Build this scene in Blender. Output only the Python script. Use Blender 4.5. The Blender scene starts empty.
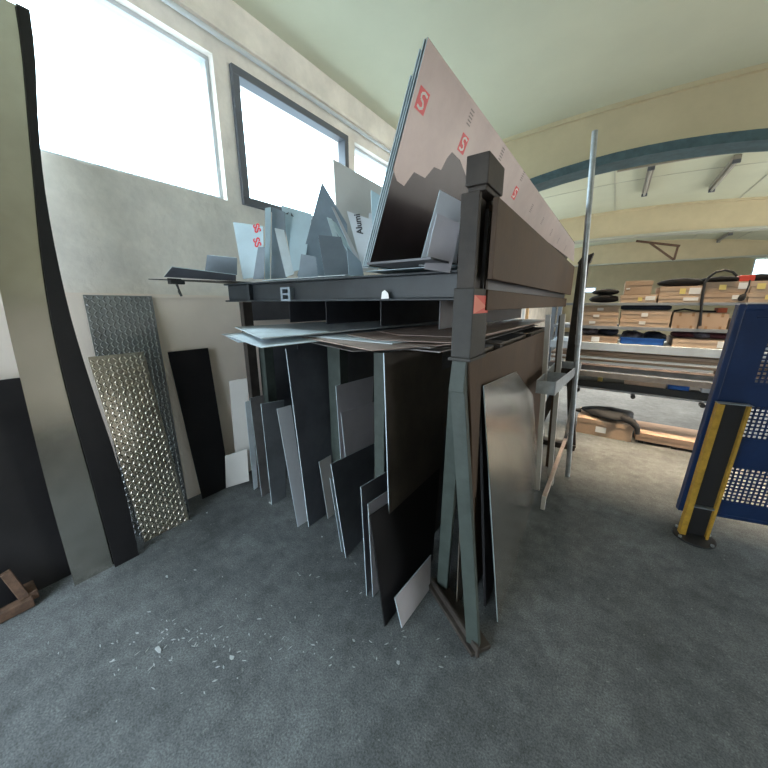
import bpy, math, random
from mathutils import Vector, Matrix
random.seed(7)
S = bpy.context.scene
COL = S.collection
V = Vector

# ------------------------------------------------------------------ camera model
H, F, PIT, YAW = 1.6, 324.0, math.atan(80 / 324), math.radians(34.7)
HD = V((-math.sin(YAW), math.cos(YAW), 0)); RT = V((math.cos(YAW), math.sin(YAW), 0))
EYE = V((0, 0, H))
def ray(x, y):
    u, v = x - 384, 384 - y
    d = HD * (F * math.cos(PIT) + v * math.sin(PIT)) + RT * u
    d.z = -F * math.sin(PIT) + v * math.cos(PIT)
    return d
def hit(px, p0, n):
    d = ray(*px); t = (p0 - EYE).dot(n) / d.dot(n)
    return EYE + d * t
def G(x, y, z=0.0): return hit((x, y), V((0, 0, z)), V((0, 0, 1)))
def PX(x, y, X): return hit((x, y), V((X, 0, 0)), V((1, 0, 0)))
def PY(x, y, Y): return hit((x, y), V((0, Y, 0)), V((0, 1, 0)))

cd = bpy.data.cameras.new('camera'); cam = bpy.data.objects.new('camera', cd); COL.objects.link(cam)
cam.location = EYE; cam.rotation_euler = (math.pi / 2 - PIT, 0, YAW)
cd.sensor_width = 36; cd.lens = F / 768 * 36; cd.clip_start = 0.05; cd.clip_end = 200
S.camera = cam

# ------------------------------------------------------------------ materials
M = {}
def mat(key, col, rough=0.6, metal=0.0, var=0.0, scale=6.0, col2=None, bump=0.0, bscale=60.0, rvar=0.0, spec=0.5, stretch=None, coat=0.0):
    m = bpy.data.materials.new(key); m.use_nodes = True
    nt = m.node_tree; b = nt.nodes['Principled BSDF']
    b.inputs['Base Color'].default_value = (*col, 1); b.inputs['Roughness'].default_value = rough
    b.inputs['Metallic'].default_value = metal; b.inputs['Specular IOR Level'].default_value = spec
    if coat: b.inputs['Coat Weight'].default_value = coat
    tc = nt.nodes.new('ShaderNodeTexCoord'); mp = nt.nodes.new('ShaderNodeMapping')
    nt.links.new(tc.outputs['Object'], mp.inputs['Vector'])
    if stretch: mp.inputs['Scale'].default_value = stretch
    if var or col2 or rvar:
        n = nt.nodes.new('ShaderNodeTexNoise'); n.inputs['Scale'].default_value = scale
        n.inputs['Detail'].default_value = 6; n.inputs['Roughness'].default_value = 0.65
        nt.links.new(mp.outputs['Vector'], n.inputs['Vector'])
        r = nt.nodes.new('ShaderNodeValToRGB')
        r.color_ramp.elements[0].position = 0.36; r.color_ramp.elements[1].position = 0.66
        c2 = col2 or tuple(min(1, c * (1 + var)) for c in col)
        c1 = col if col2 else tuple(c * (1 - var) for c in col)
        r.color_ramp.elements[0].color = (*c1, 1); r.color_ramp.elements[1].color = (*c2, 1)
        nt.links.new(n.outputs['Fac'], r.inputs['Fac'])
        nt.links.new(r.outputs['Color'], b.inputs['Base Color'])
        if rvar:
            mr = nt.nodes.new('ShaderNodeMapRange')
            mr.inputs['To Min'].default_value = max(0.02, rough - rvar); mr.inputs['To Max'].default_value = min(1, rough + rvar)
            nt.links.new(n.outputs['Fac'], mr.inputs['Value']); nt.links.new(mr.outputs['Result'], b.inputs['Roughness'])
    if bump:
        n2 = nt.nodes.new('ShaderNodeTexNoise'); n2.inputs['Scale'].default_value = bscale; n2.inputs['Detail'].default_value = 4
        nt.links.new(mp.outputs['Vector'], n2.inputs['Vector'])
        bp = nt.nodes.new('ShaderNodeBump'); bp.inputs['Strength'].default_value = bump; bp.inputs['Distance'].default_value = 0.01
        nt.links.new(n2.outputs['Fac'], bp.inputs['Height']); nt.links.new(bp.outputs['Normal'], b.inputs['Normal'])
    M[key] = m
    return m

mat('plaster', (0.84, 0.785, 0.72), 0.9, var=0.12, scale=2.6, bump=0.25, bscale=25)
mat('board', (0.84, 0.74, 0.65), 0.75, var=0.06, scale=1.2, bump=0.05, bscale=20)
mat('ceiling', (0.56, 0.57, 0.43), 0.85, var=0.04, scale=0.8)
mat('ribyellow', (0.54, 0.46, 0.30), 0.8, var=0.06, scale=2)
mat('beamsteel', (0.055, 0.10, 0.115), 0.5, var=0.25, scale=9)
mat('joint', (0.45, 0.45, 0.37), 0.8)
mat('frame_dark', (0.11, 0.12, 0.14), 0.45)
mat('frame_pale', (0.55, 0.58, 0.60), 0.4)
mat('rackpaint', (0.040, 0.033, 0.028), 0.6, spec=0.3, var=0.35, scale=7, bump=0.12, bscale=40, rvar=0.12)
mat('rackgreen', (0.046, 0.058, 0.051), 0.55, spec=0.35, var=0.22, scale=9, bump=0.12, bscale=40, rvar=0.1)
mat('rackbrown', (0.082, 0.054, 0.037), 0.65, var=0.18, scale=4, spec=0.2, bump=0.1, bscale=30, rvar=0.1)
mat('steel_black', (0.011, 0.010, 0.011), 0.45, var=0.3, scale=3, rvar=0.08, spec=0.35)
mat('divider_steel', (0.095, 0.095, 0.11), 0.5, metal=0.3, var=0.2, scale=3)
mat('dark_reflection', (0.032, 0.024, 0.027), 0.24, spec=0.22, var=0.15, scale=3)  # dark reflection of the rack interior, put into the base colour
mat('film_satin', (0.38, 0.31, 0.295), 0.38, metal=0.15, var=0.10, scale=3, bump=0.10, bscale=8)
mat('steel_dark', (0.085, 0.090, 0.102), 0.40, metal=0.2, var=0.25, scale=3, rvar=0.10)
mat('steel_mid', (0.20, 0.215, 0.235), 0.42, metal=0.3, var=0.18, scale=3, rvar=0.10)
mat('steel_slate', (0.20, 0.24, 0.275), 0.45, metal=0.2, var=0.15, scale=4, rvar=0.08)
mat('steel_bluish', (0.12, 0.145, 0.168), 0.5, metal=0.1, var=0.15, scale=4)
mat('steel_brown', (0.10, 0.085, 0.07), 0.42, metal=0.35, var=0.30, scale=3.5, rvar=0.12)
mat('film_lilac', (0.46, 0.44, 0.47), 0.45, var=0.08, scale=4)
mat('film_white', (0.50, 0.52, 0.55), 0.45, var=0.06, scale=4)
mat('film_blue', (0.40, 0.51, 0.56), 0.4, var=0.08, scale=5)
mat('film_pink', (0.46, 0.40, 0.39), 0.17, metal=0.6, var=0.06, scale=2.5, bump=0.04, bscale=6, spec=0.6)
mat('film_pale', (0.70, 0.62, 0.60), 0.4)
mat('film_beige', (0.40, 0.385, 0.36), 0.5, var=0.05, scale=3)
mat('edge_blue', (0.46, 0.56, 0.61), 0.40, metal=0.25, var=0.12, scale=12)
mat('alu', (0.66, 0.64, 0.60), 0.24, metal=1.0, var=0.06, scale=2, stretch=(30, 1, 1), rvar=0.06)
mat('alu_bent', (0.60, 0.57, 0.51), 0.17, metal=1.0, var=0.06, scale=5, rvar=0.06)
mat('alu_tread', (0.66, 0.60, 0.50), 0.30, metal=1.0, var=0.05, scale=6, rvar=0.03)
mat('alu_tread_dull', (0.30, 0.31, 0.31), 0.42, metal=0.9, var=0.15, scale=6, rvar=0.08)
mat('galv', (0.40, 0.43, 0.45), 0.4, metal=0.8, var=0.2, scale=14, rvar=0.1)
mat('profile_white', (0.62, 0.60, 0.58), 0.45, var=0.08, scale=10)
mat('sheet_rust', (0.38, 0.29, 0.25), 0.45, var=0.25, scale=6, rvar=0.1)
mat('sheet_grey', (0.56, 0.63, 0.67), 0.40, metal=0.1, var=0.15, scale=5, rvar=0.1)
mat('sheet_dim', (0.18, 0.17, 0.165), 0.5, metal=0.3, var=0.25, scale=5, rvar=0.1)
mat('cardboard', (0.44, 0.315, 0.225), 0.85, var=0.07, scale=5)
mat('cardboard_light', (0.52, 0.39, 0.29), 0.85, var=0.07, scale=5)
mat('cardboard_dark', (0.37, 0.25, 0.175), 0.85, var=0.09, scale=5)
mat('tape', (0.30, 0.17, 0.085), 0.4)
mat('paper', (0.78, 0.78, 0.78), 0.7)
mat('yellow_paper', (0.75, 0.62, 0.22), 0.7)
mat('black_fabric', (0.012, 0.012, 0.014), 0.8, bump=0.3, bscale=30)
mat('black_rubber', (0.012, 0.012, 0.013), 0.5)
mat('dark_blue', (0.03, 0.035, 0.06), 0.5, var=0.3, scale=12)
mat('blue_plastic', (0.015, 0.10, 0.38), 0.4, var=0.2, scale=10)
mat('blue_paint', (0.007, 0.024, 0.082), 0.38, var=0.15, scale=6, bump=0.05, bscale=60, spec=0.5)
mat('yellow_paint', (0.42, 0.24, 0.03), 0.5, var=0.25, scale=16)
mat('black_paint', (0.015, 0.015, 0.016), 0.5)
mat('red_print', (0.62, 0.02, 0.03), 0.4)
mat('red_sticker', (0.65, 0.07, 0.045), 0.45)
mat('red_sticker_pale', (0.72, 0.20, 0.13), 0.45)
mat('ink', (0.04, 0.04, 0.045), 0.5)
mat('ink_soft', (0.16, 0.14, 0.14), 0.5)
mat('rust_iron', (0.085, 0.045, 0.026), 0.8, var=0.35, scale=25, bump=0.2, bscale=60)
mat('orange_red', (0.62, 0.13, 0.05), 0.6)
mat('shelf_steel', (0.27, 0.29, 0.32), 0.45, metal=0.3, var=0.1, scale=8)
mat('beam_pale', (0.54, 0.61, 0.68), 0.4, metal=0.3, var=0.08, scale=6)
mat('wood_pale', (0.50, 0.33, 0.17), 0.6, var=0.12, scale=12)
mat('clear_bag', (0.20, 0.17, 0.20), 0.2, var=0.5, scale=20)
mat('maroon', (0.12, 0.03, 0.035), 0.6, var=0.3, scale=20)
mat('lamp_body', (0.27, 0.25, 0.21), 0.5)
mat('board_white', (0.78, 0.77, 0.75), 0.5, var=0.05, scale=6)
mat('lamp_tube', (0.40, 0.38, 0.34), 0.3)
mat('rackgrey', (0.040, 0.038, 0.035), 0.6, spec=0.3, var=0.22, scale=8, bump=0.1, bscale=40, rvar=0.1)
mat('beamdark', (0.020, 0.025, 0.029), 0.45, spec=0.4, var=0.4, scale=3, rvar=0.1)
mat('debris_white', (0.30, 0.32, 0.32), 0.7)

# floor : worn grey concrete, speckled, with scuffs and stains of its own
def floor_mat():
    m = bpy.data.materials.new('concrete_floor'); m.use_nodes = True; nt = m.node_tree; b = nt.nodes['Principled BSDF']
    N = nt.nodes.new; L = nt.links.new
    tc = N('ShaderNodeTexCoord')
    def noise(s, d=6, r=0.65):
        n = N('ShaderNodeTexNoise'); n.inputs['Scale'].default_value = s; n.inputs['Detail'].default_value = d; n.inputs['Roughness'].default_value = r
        L(tc.outputs['Object'], n.inputs['Vector']); return n
    def ramp(n, p0, c0, p1, c1):
        r = N('ShaderNodeValToRGB'); e = r.color_ramp.elements
        e[0].position = p0; e[0].color = (*c0, 1); e[1].position = p1; e[1].color = (*c1, 1); L(n.outputs['Fac'], r.inputs['Fac']); return r
    base = ramp(noise(1.1, 9, 0.72), 0.34, (0.053, 0.058, 0.060), 0.66, (0.124, 0.133, 0.136))
    sp = ramp(noise(130, 3, 0.75), 0.36, (0.55, 0.55, 0.55), 0.68, (1.5, 1.5, 1.5))
    mx = N('ShaderNodeMixRGB'); mx.blend_type = 'MULTIPLY'; mx.inputs['Fac'].default_value = 1.0
    L(base.outputs['Color'], mx.inputs[1]); L(sp.outputs['Color'], mx.inputs[2])
    md = ramp(noise(11, 6, 0.75), 0.36, (0.74, 0.74, 0.74), 0.66, (1.24, 1.24, 1.24))
    mx3 = N('ShaderNodeMixRGB'); mx3.blend_type = 'MULTIPLY'; mx3.inputs['Fac'].default_value = 1.0
    L(mx.outputs['Color'], mx3.inputs[1]); L(md.outputs['Color'], mx3.inputs[2]); mx = mx3
    sc = ramp(noise(34, 6, 0.8), 0.60, (0, 0, 0), 0.70, (0.65, 0.65, 0.65))
    mx2 = N('ShaderNodeMixRGB'); mx2.inputs[2].default_value = (0.33, 0.34, 0.33, 1)
    L(sc.outputs['Color'], mx2.inputs['Fac']); L(mx.outputs['Color'], mx2.inputs[1])
    L(mx2.outputs['Color'], b.inputs['Base Color'])
    b.inputs['Roughness'].default_value = 0.72; b.inputs['Specular IOR Level'].default_value = 0.35
    bp = N('ShaderNodeBump'); bp.inputs['Strength'].default_value = 0.2; bp.inputs['Distance'].default_value = 0.004
    L(noise(55, 4).outputs['Fac'], bp.inputs['Height']); L(bp.outputs['Normal'], b.inputs['Normal'])
    M['floor'] = m
floor_mat()

def glass_mat():
    m = bpy.data.materials.new('window_glass'); m.use_nodes = True; nt = m.node_tree
    nt.nodes.remove(nt.nodes['Principled BSDF'])
    t = nt.nodes.new('ShaderNodeBsdfTransparent'); t.inputs['Color'].default_value = (0.95, 0.98, 0.98, 1)
    g = nt.nodes.new('ShaderNodeBsdfGlossy'); g.inputs['Roughness'].default_value = 0.02
    mx = nt.nodes.new('ShaderNodeMixShader'); mx.inputs['Fac'].default_value = 0.06
    nt.links.new(t.outputs[0], mx.inputs[1]); nt.links.new(g.outputs[0], mx.inputs[2])
    nt.links.new(mx.outputs[0], nt.nodes['Material Output'].inputs['Surface'])
    M['glass'] = m
glass_mat()

# ------------------------------------------------------------------ mesh helpers
class MB:
    def __init__(s): s.v = []; s.f = []; s.smooth = []
    def add(s, vs, fs, smooth=False):
        o = len(s.v); s.v += [V(p) for p in vs]
        for f in fs: s.f.append([i + o for i in f]); s.smooth.append(smooth)
        return s
    def box(s, lo, hi):
        x0, y0, z0 = lo; x1, y1, z1 = hi
        return s.hexa([(x0, y0, z0), (x1, y0, z0), (x1, y1, z0), (x0, y1, z0)], [(x0, y0, z1), (x1, y0, z1), (x1, y1, z1), (x0, y1, z1)])
    def hexa(s, a, b):
        n = len(a)
        fs = [list(range(n))[::-1], list(range(n, 2 * n))] + [[i, (i + 1) % n, n + (i + 1) % n, n + i] for i in range(n)]
        return s.add(list(a) + list(b), fs)
    def bar(s, p, q, w, d, up=(0, 0, 1)):
        # straight bar p->q, section w (along side) x d (along up)
        p, q = V(p), V(q); t = (q - p).normalized(); u = V(up)
        if abs(t.dot(u)) > 0.98: u = V((0, 1, 0))
        sd = t.cross(u).normalized(); u = sd.cross(t).normalized()
        c = [(-.5, -.5), (.5, -.5), (.5, .5), (-.5, .5)]
        return s.hexa([p + sd * (a * w) + u * (b * d) for a, b in c], [q + sd * (a * w) + u * (b * d) for a, b in c])
    def slab(s, quad, thick, away=None):
        q = [V(p) for p in quad]; n = (q[1] - q[0]).cross(q[3] - q[0]).normalized()
        c = sum(q, V()) / len(q)
        if n.dot((away or EYE) - c) > 0: n = -n
        return s.hexa(q, [p + n * thick for p in q])
    def tube(s, pts, r, n=10, caps=True):
        pts = [V(p) for p in pts]; vs = []; fs = []; prev = None
        for i, p in enumerate(pts):
            t = (pts[min(i + 1, len(pts) - 1)] - pts[max(i - 1, 0)]).normalized()
            if prev is None: u = t.orthogonal().normalized()
            else: u = (prev - t * prev.dot(t)).normalized()
            prev = u; w = t.cross(u); rr = r[i] if isinstance(r, (list, tuple)) else r
            vs += [p + (u * math.cos(2 * math.pi * k / n) + w * math.sin(2 * math.pi * k / n)) * rr for k in range(n)]
        for i in range(len(pts) - 1):
            for k in range(n): fs.append([i * n + k, i * n + (k + 1) % n, (i + 1) * n + (k + 1) % n, (i + 1) * n + k])
        s.add(vs, fs, True)
        if caps: s.add(vs[:n], [list(range(n))[::-1]]); s.add(vs[-n:], [list(range(n))])
        return s
    def build(s, name, m, parent=None, bevel=0.0, origin=None):
        lo = V([min(p[i] for p in s.v) for i in range(3)]); hi = V([max(p[i] for p in s.v) for i in range(3)])
        o0 = V(origin) if origin is not None else V(((lo.x + hi.x) / 2, (lo.y + hi.y) / 2, lo.z))
        me = bpy.data.meshes.new(name); me.from_pydata([p - o0 for p in s.v], [], s.f); me.update()
        import bmesh
        bm = bmesh.new(); bm.from_mesh(me); bmesh.ops.recalc_face_normals(bm, faces=bm.faces); bm.to_mesh(me); bm.free()
        for p, sm in zip(me.polygons, s.smooth): p.use_smooth = sm
        me.materials.append(M[m])
        ob = bpy.data.objects.new(name, me); COL.objects.link(ob)
        if parent is not None:
            ob.parent = parent; ob.location = o0 - wloc(parent)
        else: ob.location = o0
        if bevel:
            bv = ob.modifiers.new('bevel', 'BEVEL'); bv.width = bevel; bv.segments = 2; bv.limit_method = 'ANGLE'
        return ob
def wloc(o):
    p = V(o.location)
    while o.parent is not None: o = o.parent; p += V(o.location)
    return p
def empty(name, loc):
    o = bpy.data.objects.new(name, None); COL.objects.link(o); o.location = loc; o.empty_display_size = 0.1; return o
def tag(o, label=None, cat=None, group=None, kind=None):
    if label: o['label'] = label
    if cat: o['category'] = cat
    if group: o['group'] = group
    if kind: o['kind'] = kind
    return o
def struct(o): o['kind'] = 'structure'; return o
def text(body, parent, origin, xd, yd, size, m, name='printed_text', sx=1.0, bold=0.0):
    c = bpy.data.curves.new(name, 'FONT'); c.body = body; c.size = size; c.extrude = 0.0004
    c.materials.append(M[m])
    t_ = bpy.data.objects.new(name, c); COL.objects.link(t_)
    if bold: c.offset = bold
    me = bpy.data.meshes.new_from_object(t_.evaluated_get(bpy.context.evaluated_depsgraph_get()))
    bpy.data.objects.remove(t_); bpy.data.curves.remove(c)
    o = bpy.data.objects.new(name, me); COL.objects.link(o)
    xd = V(xd).normalized(); yd = V(yd); yd = (yd - xd * yd.dot(xd)).normalized(); zd = xd.cross(yd)
    mw = Matrix((( *xd * sx, 0), (*yd, 0), (*zd, 0), (0, 0, 0, 1))).transposed()
    mw.translation = V(origin) - wloc(parent)
    o.parent = parent; o.matrix_local = mw
    return o

def quad_on(pxs, p0, n): return [hit(p, p0, n) for p in pxs]
def sheet(name, pxs, anchor, yaw, thick, m, label, group=None, cat='metal sheet', dy=0.0, floor_z=0.0, dx=0.0):
    """pxs = [front-bottom, rear-bottom, rear-top, front-top]; anchor 'floor' or a depth Y of the front-bottom corner"""
    a = G(*pxs[0], floor_z) if anchor == 'floor' else PY(*pxs[0], anchor)
    t = PY(*pxs[3], a.y + dy)
    e2 = V((math.sin(math.radians(yaw)), math.cos(math.radians(yaw)), 0))
    n = (t - a).cross(e2).normalized()
    q = quad_on(pxs, a, n)
    if dx: q = [p + V((dx, 0, 0)) for p in q]
    o = MB().slab(q, thick * 1.3).build(name, m)
    bare_edges(o); tag(o, label, cat, group)
    QUADS[o.name] = q
    return o
QUADS = {}
def bare_edges(o):
    # the cut edges of a sheet are bare bright metal
    if o.data.materials[0] is M['steel_black']: return
    o.data.materials.append(M['edge_blue'])
    big_ = sorted(o.data.polygons, key=lambda p: -p.area)[2:]
    for p in big_: p.material_index = 1

# ------------------------------------------------------------------ setting
WX = -2.75
X1, Y0, Y1 = 6.0, -2.2, 22.0
def zc(x): return 4.03 - 0.02 * x * x
struct(MB().box((WX - 0.25, Y0 - .2, -0.2), (X1 + .2, Y1 + .2, 0)).build('floor', 'floor', origin=(0, 0, 0)))
cb = MB(); xs = [WX - .25 + i * (X1 + .25 - WX + .25) / 18 for i in range(19)]
for a, b in zip(xs, xs[1:]):
    cb.hexa([(a, Y0, zc(a)), (b, Y0, zc(b)), (b, Y1, zc(b)), (a, Y1, zc(a))], [(a, Y0, zc(a) + .15), (b, Y0, zc(b) + .15), (b, Y1, zc(b) + .15), (a, Y1, zc(a) + .15)])
struct(cb.build('ceiling', 'ceiling', origin=(0, 0, 0)))
# left wall with a window band: openings (y0, y1, z0, z1)
SILL, HEAD = 2.43, 3.43
wins = [(0.30, 1.70), (1.83, 3.22), (3.37, 4.75), (4.9, 6.3), (6.5, 8.3), (8.5, 10.3), (10.5, 12.6), (12.9, 15.0), (15.3, 17.6), (17.9, 20.5)]
wl = MB()
wl.box((WX - .25, Y0 - .2, 0), (WX, Y1 + .2, SILL)); wl.box((WX - .25, Y0 - .2, HEAD), (WX, Y1 + .2, zc(WX) + .14))
ys = [Y0 - .2] + [v for w in wins for v in w] + [Y1 + .2]
for a, b in zip(ys[::2], ys[1::2]): wl.box((WX - .25, a, SILL), (WX, b, HEAD))
struct(wl.build('wall_left', 'plaster', origin=(0, 0, 0)))
# lower panelling and ledge line on the left wall
struct(MB().box((WX, Y0, 0), (WX + .012, 9, 1.645)).build('wall_left_board', 'board', origin=(0, 0, 0)))
struct(MB().box((WX, Y0, 1.645), (WX + .022, 9, 1.668)).build('trim_1', 'board', origin=(0, 0, 0)))
struct(MB().box((WX, Y0, 3.60), (WX + .03, Y1, 3.63)).build('trim_2', 'plaster', origin=(0, 0, 0)))
struct(MB().tube([(WX + .05, Y0, 3.54), (WX + .05, Y1, 3.54)], 0.018).build('trim_3', 'frame_pale', origin=(0, 0, 0)))
for i, (a, b) in enumerate(wins):
    dark = i in (1,)
    fm = 'frame_dark' if dark else 'frame_pale'
    x0, x1 = (WX - .07, WX + .035) if dark else (WX - .14, WX - .06)
    w = 0.062 if dark else 0.030
    fr = MB()
    fr.box((x0, a, SILL), (x1, b, SILL + w)); fr.box((x0, a, HEAD - w), (x1, b, HEAD))
    fr.box((x0, a, SILL + w), (x1, a + w, HEAD - w)); fr.box((x0, b - w, SILL + w), (x1, b, HEAD - w))
    wo = struct(fr.build('window_%d' % (i + 1), fm, bevel=0.004))
    MB().box((WX - .105, a + w, SILL + w), (WX - .099, b - w, HEAD - w)).build('window_glass', 'glass', wo)
    if dark:
        hb = MB(); hb.box((WX + .035, (a + b) / 2 - .02, SILL + .01), (WX + .045, (a + b) / 2 + .02, SILL + .05)); hb.bar((WX + .055, (a + b) / 2, SILL + .03), (WX + .055, (a + b) / 2 + .11, SILL + .03), .016, .02)
        hb.build('window_handle', 'frame_pale', wo)
# right wall with an unseen opening added for fill light, back and far walls
struct(MB().box((X1, Y0 - .2, 0), (X1 + .2, 3.0, 3.5)).box((X1, 12.0, 0), (X1 + .2, Y1 + .2, 3.5)).box((X1, 3.0, 2.9), (X1 + .2, 12.0, 3.5)).build('wall_right', 'plaster', origin=(0, 0, 0)))
struct(MB().box((WX - .25, Y0 - .2, 0), (-2.55, Y0, 4.1)).box((-.6, Y0 - .2, 0), (X1 + .2, Y0, 4.1)).box((-2.55, Y0 - .2, 2.6), (-.6, Y0, 4.1)).build('wall_back', 'plaster', origin=(0, 0, 0)))  # doorway opening is unseen, added for the back fill light
# far wall, with two windows that show above the shelving
p = PY(590, 289, Y1); q = PY(764, 266, Y1)
fw = MB(); wz = [(p.x - .55, p.x + .30, p.z - .22, p.z + .10), (q.x - .35, q.x + 1.2, q.z - .55, q.z + .35)]
xs = [WX - .25, wz[0][0], wz[0][1], wz[1][0], wz[1][1], X1 + .2]
for k in range(5):
    if k in (1, 3):
        w = wz[k // 2]; fw.box((xs[k], Y1, 0), (xs[k + 1], Y1 + .2, w[2])); fw.box((xs[k], Y1, w[3]), (xs[k + 1], Y1 + .2, 4.1))
    else: fw.box((xs[k], Y1, 0), (xs[k + 1], Y1 + .2, 4.1))
struct(fw.build('wall_far', 'ribyellow', origin=(0, 0, 0)))
for k, w in enumerate(wz):
    fr = MB(); fr.box((w[0], Y1 + .02, w[2]), (w[1], Y1 + .1, w[2] + .06)).box((w[0], Y1 + .02, w[3] - .06), (w[1], Y1 + .1, w[3])).box((w[0], Y1 + .02, w[2] + .06), (w[0] + .06, Y1 + .1, w[3] - .06)).box((w[1] - .06, Y1 + .02, w[2] + .06), (w[1], Y1 + .1, w[3] - .06))
    wo = struct(fr.build('window_%d' % (11 + k), 'frame_pale'))
    MB().box((w[0] + .06, Y1 + .055, w[2] + .06), (w[1] - .06, Y1 + .06, w[3] - .06)).build('window_glass', 'glass', wo)
# arched ribs under the roof, each with a steel flange
def rib(y, zb, k, idx, steel, t=0.30):
    xs = [WX + i * (X1 - WX) / 28 for i in range(29)]
    m = MB(); s2 = MB(); s3 = MB()
    def lo(x): return zb - k * min(x * x, 6.0)
    for a, b in zip(xs, xs[1:]):
        h = .105 if steel else .04
        m.hexa([(a, y, lo(a) + h), (b, y, lo(b) + h), (b, y + t, lo(b) + h), (a, y + t, lo(a) + h)], [(a, y, zc(a)), (b, y, zc(b)), (b, y + t, zc(b)), (a, y + t, zc(a))])
        s2.hexa([(a, y - .03, lo(a)), (b, y - .03, lo(b)), (b, y + t + .03, lo(b)), (a, y + t + .03, lo(a))], [(a, y - .03, lo(a) + h), (b, y - .03, lo(b) + h), (b, y + t + .03, lo(b) + h), (a, y + t + .03, lo(a) + h)])
        s3.hexa([(a, y - .05, zc(a) - .05), (b, y - .05, zc(b) - .05), (b, y, zc(b) - .05), (a, y, zc(a) - .05)], [(a, y - .05, zc(a)), (b, y - .05, zc(b)), (b, y, zc(b)), (a, y, zc(a))])
        if steel: s3.hexa([(a, y - .025, lo(a) + h), (b, y - .025, lo(b) + h), (b, y, lo(b) + h), (a, y, lo(a) + h)], [(a, y - .025, lo(a) + h + .03), (b, y - .025, lo(b) + h + .03), (b, y, lo(b) + h + .03), (a, y, lo(a) + h + .03)])
    struct(m.build('trim_%d' % idx, 'ribyellow', origin=(0, 0, 0)))
    struct(s2.build('trim_%d' % (idx + 1), 'beamsteel' if steel else 'joint', origin=(0, 0, 0)))
    struct(s3.build('trim_%d' % (idx + 2), 'ribyellow', origin=(0, 0, 0)))
rib(5.6, 3.38, 0.07, 4, True)
rib(11.4, 3.34, 0.012, 7, False)
rib(17.3, 3.22, 0.0, 10, False)
rib(-1.2, 3.38, 0.07, 13, True)
# panel joints on the ceiling
jm = MB()
for y in (8.9, 14.2):
    for a, b in zip(xs := [WX + i * (X1 - WX) / 14 for i in range(15)], xs[1:]):
        jm.hexa([(a, y, zc(a) - .006), (b, y, zc(b) - .006), (b, y + .02, zc(b) - .006), (a, y + .02, zc(a) - .006)], [(a, y, zc(a)), (b, y, zc(b)), (b, y + .02, zc(b)), (a, y + .02, zc(a))])
for x in (-0.35, 2.0, 3.2):
    jm.box((x, 5.9, zc(x) - .012), (x + .015, Y1, zc(x)))
struct(jm.build('trim_16', 'joint', origin=(0, 0, 0)))

# ceiling tube lights (off) and their cable tray
def lamp(x, ya, yb, label):
    z = zc(x); r = empty('tube_light', (x, (ya + yb) / 2, z - .1))
    tag(r, label, 'ceiling light', 'tube lights on the ceiling')
    MB().box((x - .05, ya, z - .075), (x + .05, yb, z - .012)).build('housing', 'lamp_body', r, bevel=.005)
    MB().tube([(x, ya + .04, z - .10), (x, yb - .04, z - .10)], .022).build('tube', 'lamp_tube', r)
    for y in (ya + .005, yb - .045): MB().box((x - .05, y, z - .13), (x + .05, y + .04, z - .075)).build('end_cap', 'frame_dark', r)
lamp(0.20, 8.0, 9.8, 'tube light past the arched steel beam, left one of the near pair')
lamp(1.33, 8.3, 10.1, 'tube light past the arched steel beam, right one of the near pair')
lamp(2.75, 15.6, 17.2, 'small far tube light above the hanging bracket')
y = 7.95
ct = MB()
for a, b in zip(xs := [-0.30 + i * .4 for i in range(14)], xs[1:]):
    ct.hexa([(a, y, zc(a) - .07), (b, y, zc(b) - .07), (b, y + .05, zc(b) - .07), (a, y + .05, zc(a) - .07)], [(a, y, zc(a) - .005), (b, y, zc(b) - .005), (b, y + .05, zc(b) - .005), (a, y + .05, zc(a) - .005)])
tag(ct.build('cable_tray', 'lamp_body'), 'thin grey cable tray running across the ceiling past the steel beam', 'cable tray')
# triangular bracket
tb = empty('wall_bracket', (0.9, 12.5, 2.9))
tag(tb, 'rusty triangular steel bracket hanging below the far roof beam', 'bracket')
a, b, c = PY(636, 241, 11.30), PY(680, 246, 11.30), PY(674, 260, 11.30)
m = MB(); m.bar(a, b, .05, .05); m.build('top_bar', 'rust_iron', tb)
MB().bar(PY(650, 243, 11.30), c, .045, .045, (0, 1, 0)).build('brace', 'rust_iron', tb)
MB().bar(PY(678, 246, 11.30), c, .045, .045, (0, 1, 0)).build('drop_bar', 'rust_iron', tb)

# ------------------------------------------------------------------ the sheet rack
RX0, RX1, RY0, RY1 = -2.26, -0.42, 1.30, 4.0     # frame outline
DECK = 1.735
rack = empty('sheet_rack', (-1.3, 2.6, 0))
tag(rack, 'heavy dark steel rack holding metal sheets in the middle of the workshop floor', 'sheet rack')
def part(name, mb, m, parent=rack, bevel=0.003, label=None):
    o = mb.build(name, m, parent, bevel=bevel)
    if label: o['label'] = label
    return o
# front upper beam: an I section with flanges
fb = MB(); fb.box((RX0, RY0 + .03, 1.625), (-.54, RY0 + .05, 1.725)); fb.box((RX0, RY0, 1.725), (-.54, RY0 + .09, DECK)); fb.box((RX0, RY0, 1.615), (-.54, RY0 + .09, 1.625))
fb.box((-1.99, RY0, 1.625), (-1.97, RY0 + .03, 1.725))
part('front_beam', fb, 'beamdark')
bb = MB(); bb.box((RX0, RY1 - .09, 1.615), (-.54, RY1, DECK)); part('rear_beam', bb, 'rackpaint')
for y in (1.95, 2.6, 3.3):
    part('cross_beam', MB().box((RX0, y, 1.645), (-.54, y + .07, DECK)), 'rackpaint')
part('deck', MB().box((RX0, RY0 + .09, DECK), (-.56, RY1, DECK + .006)), 'rackpaint', bevel=0)
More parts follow.
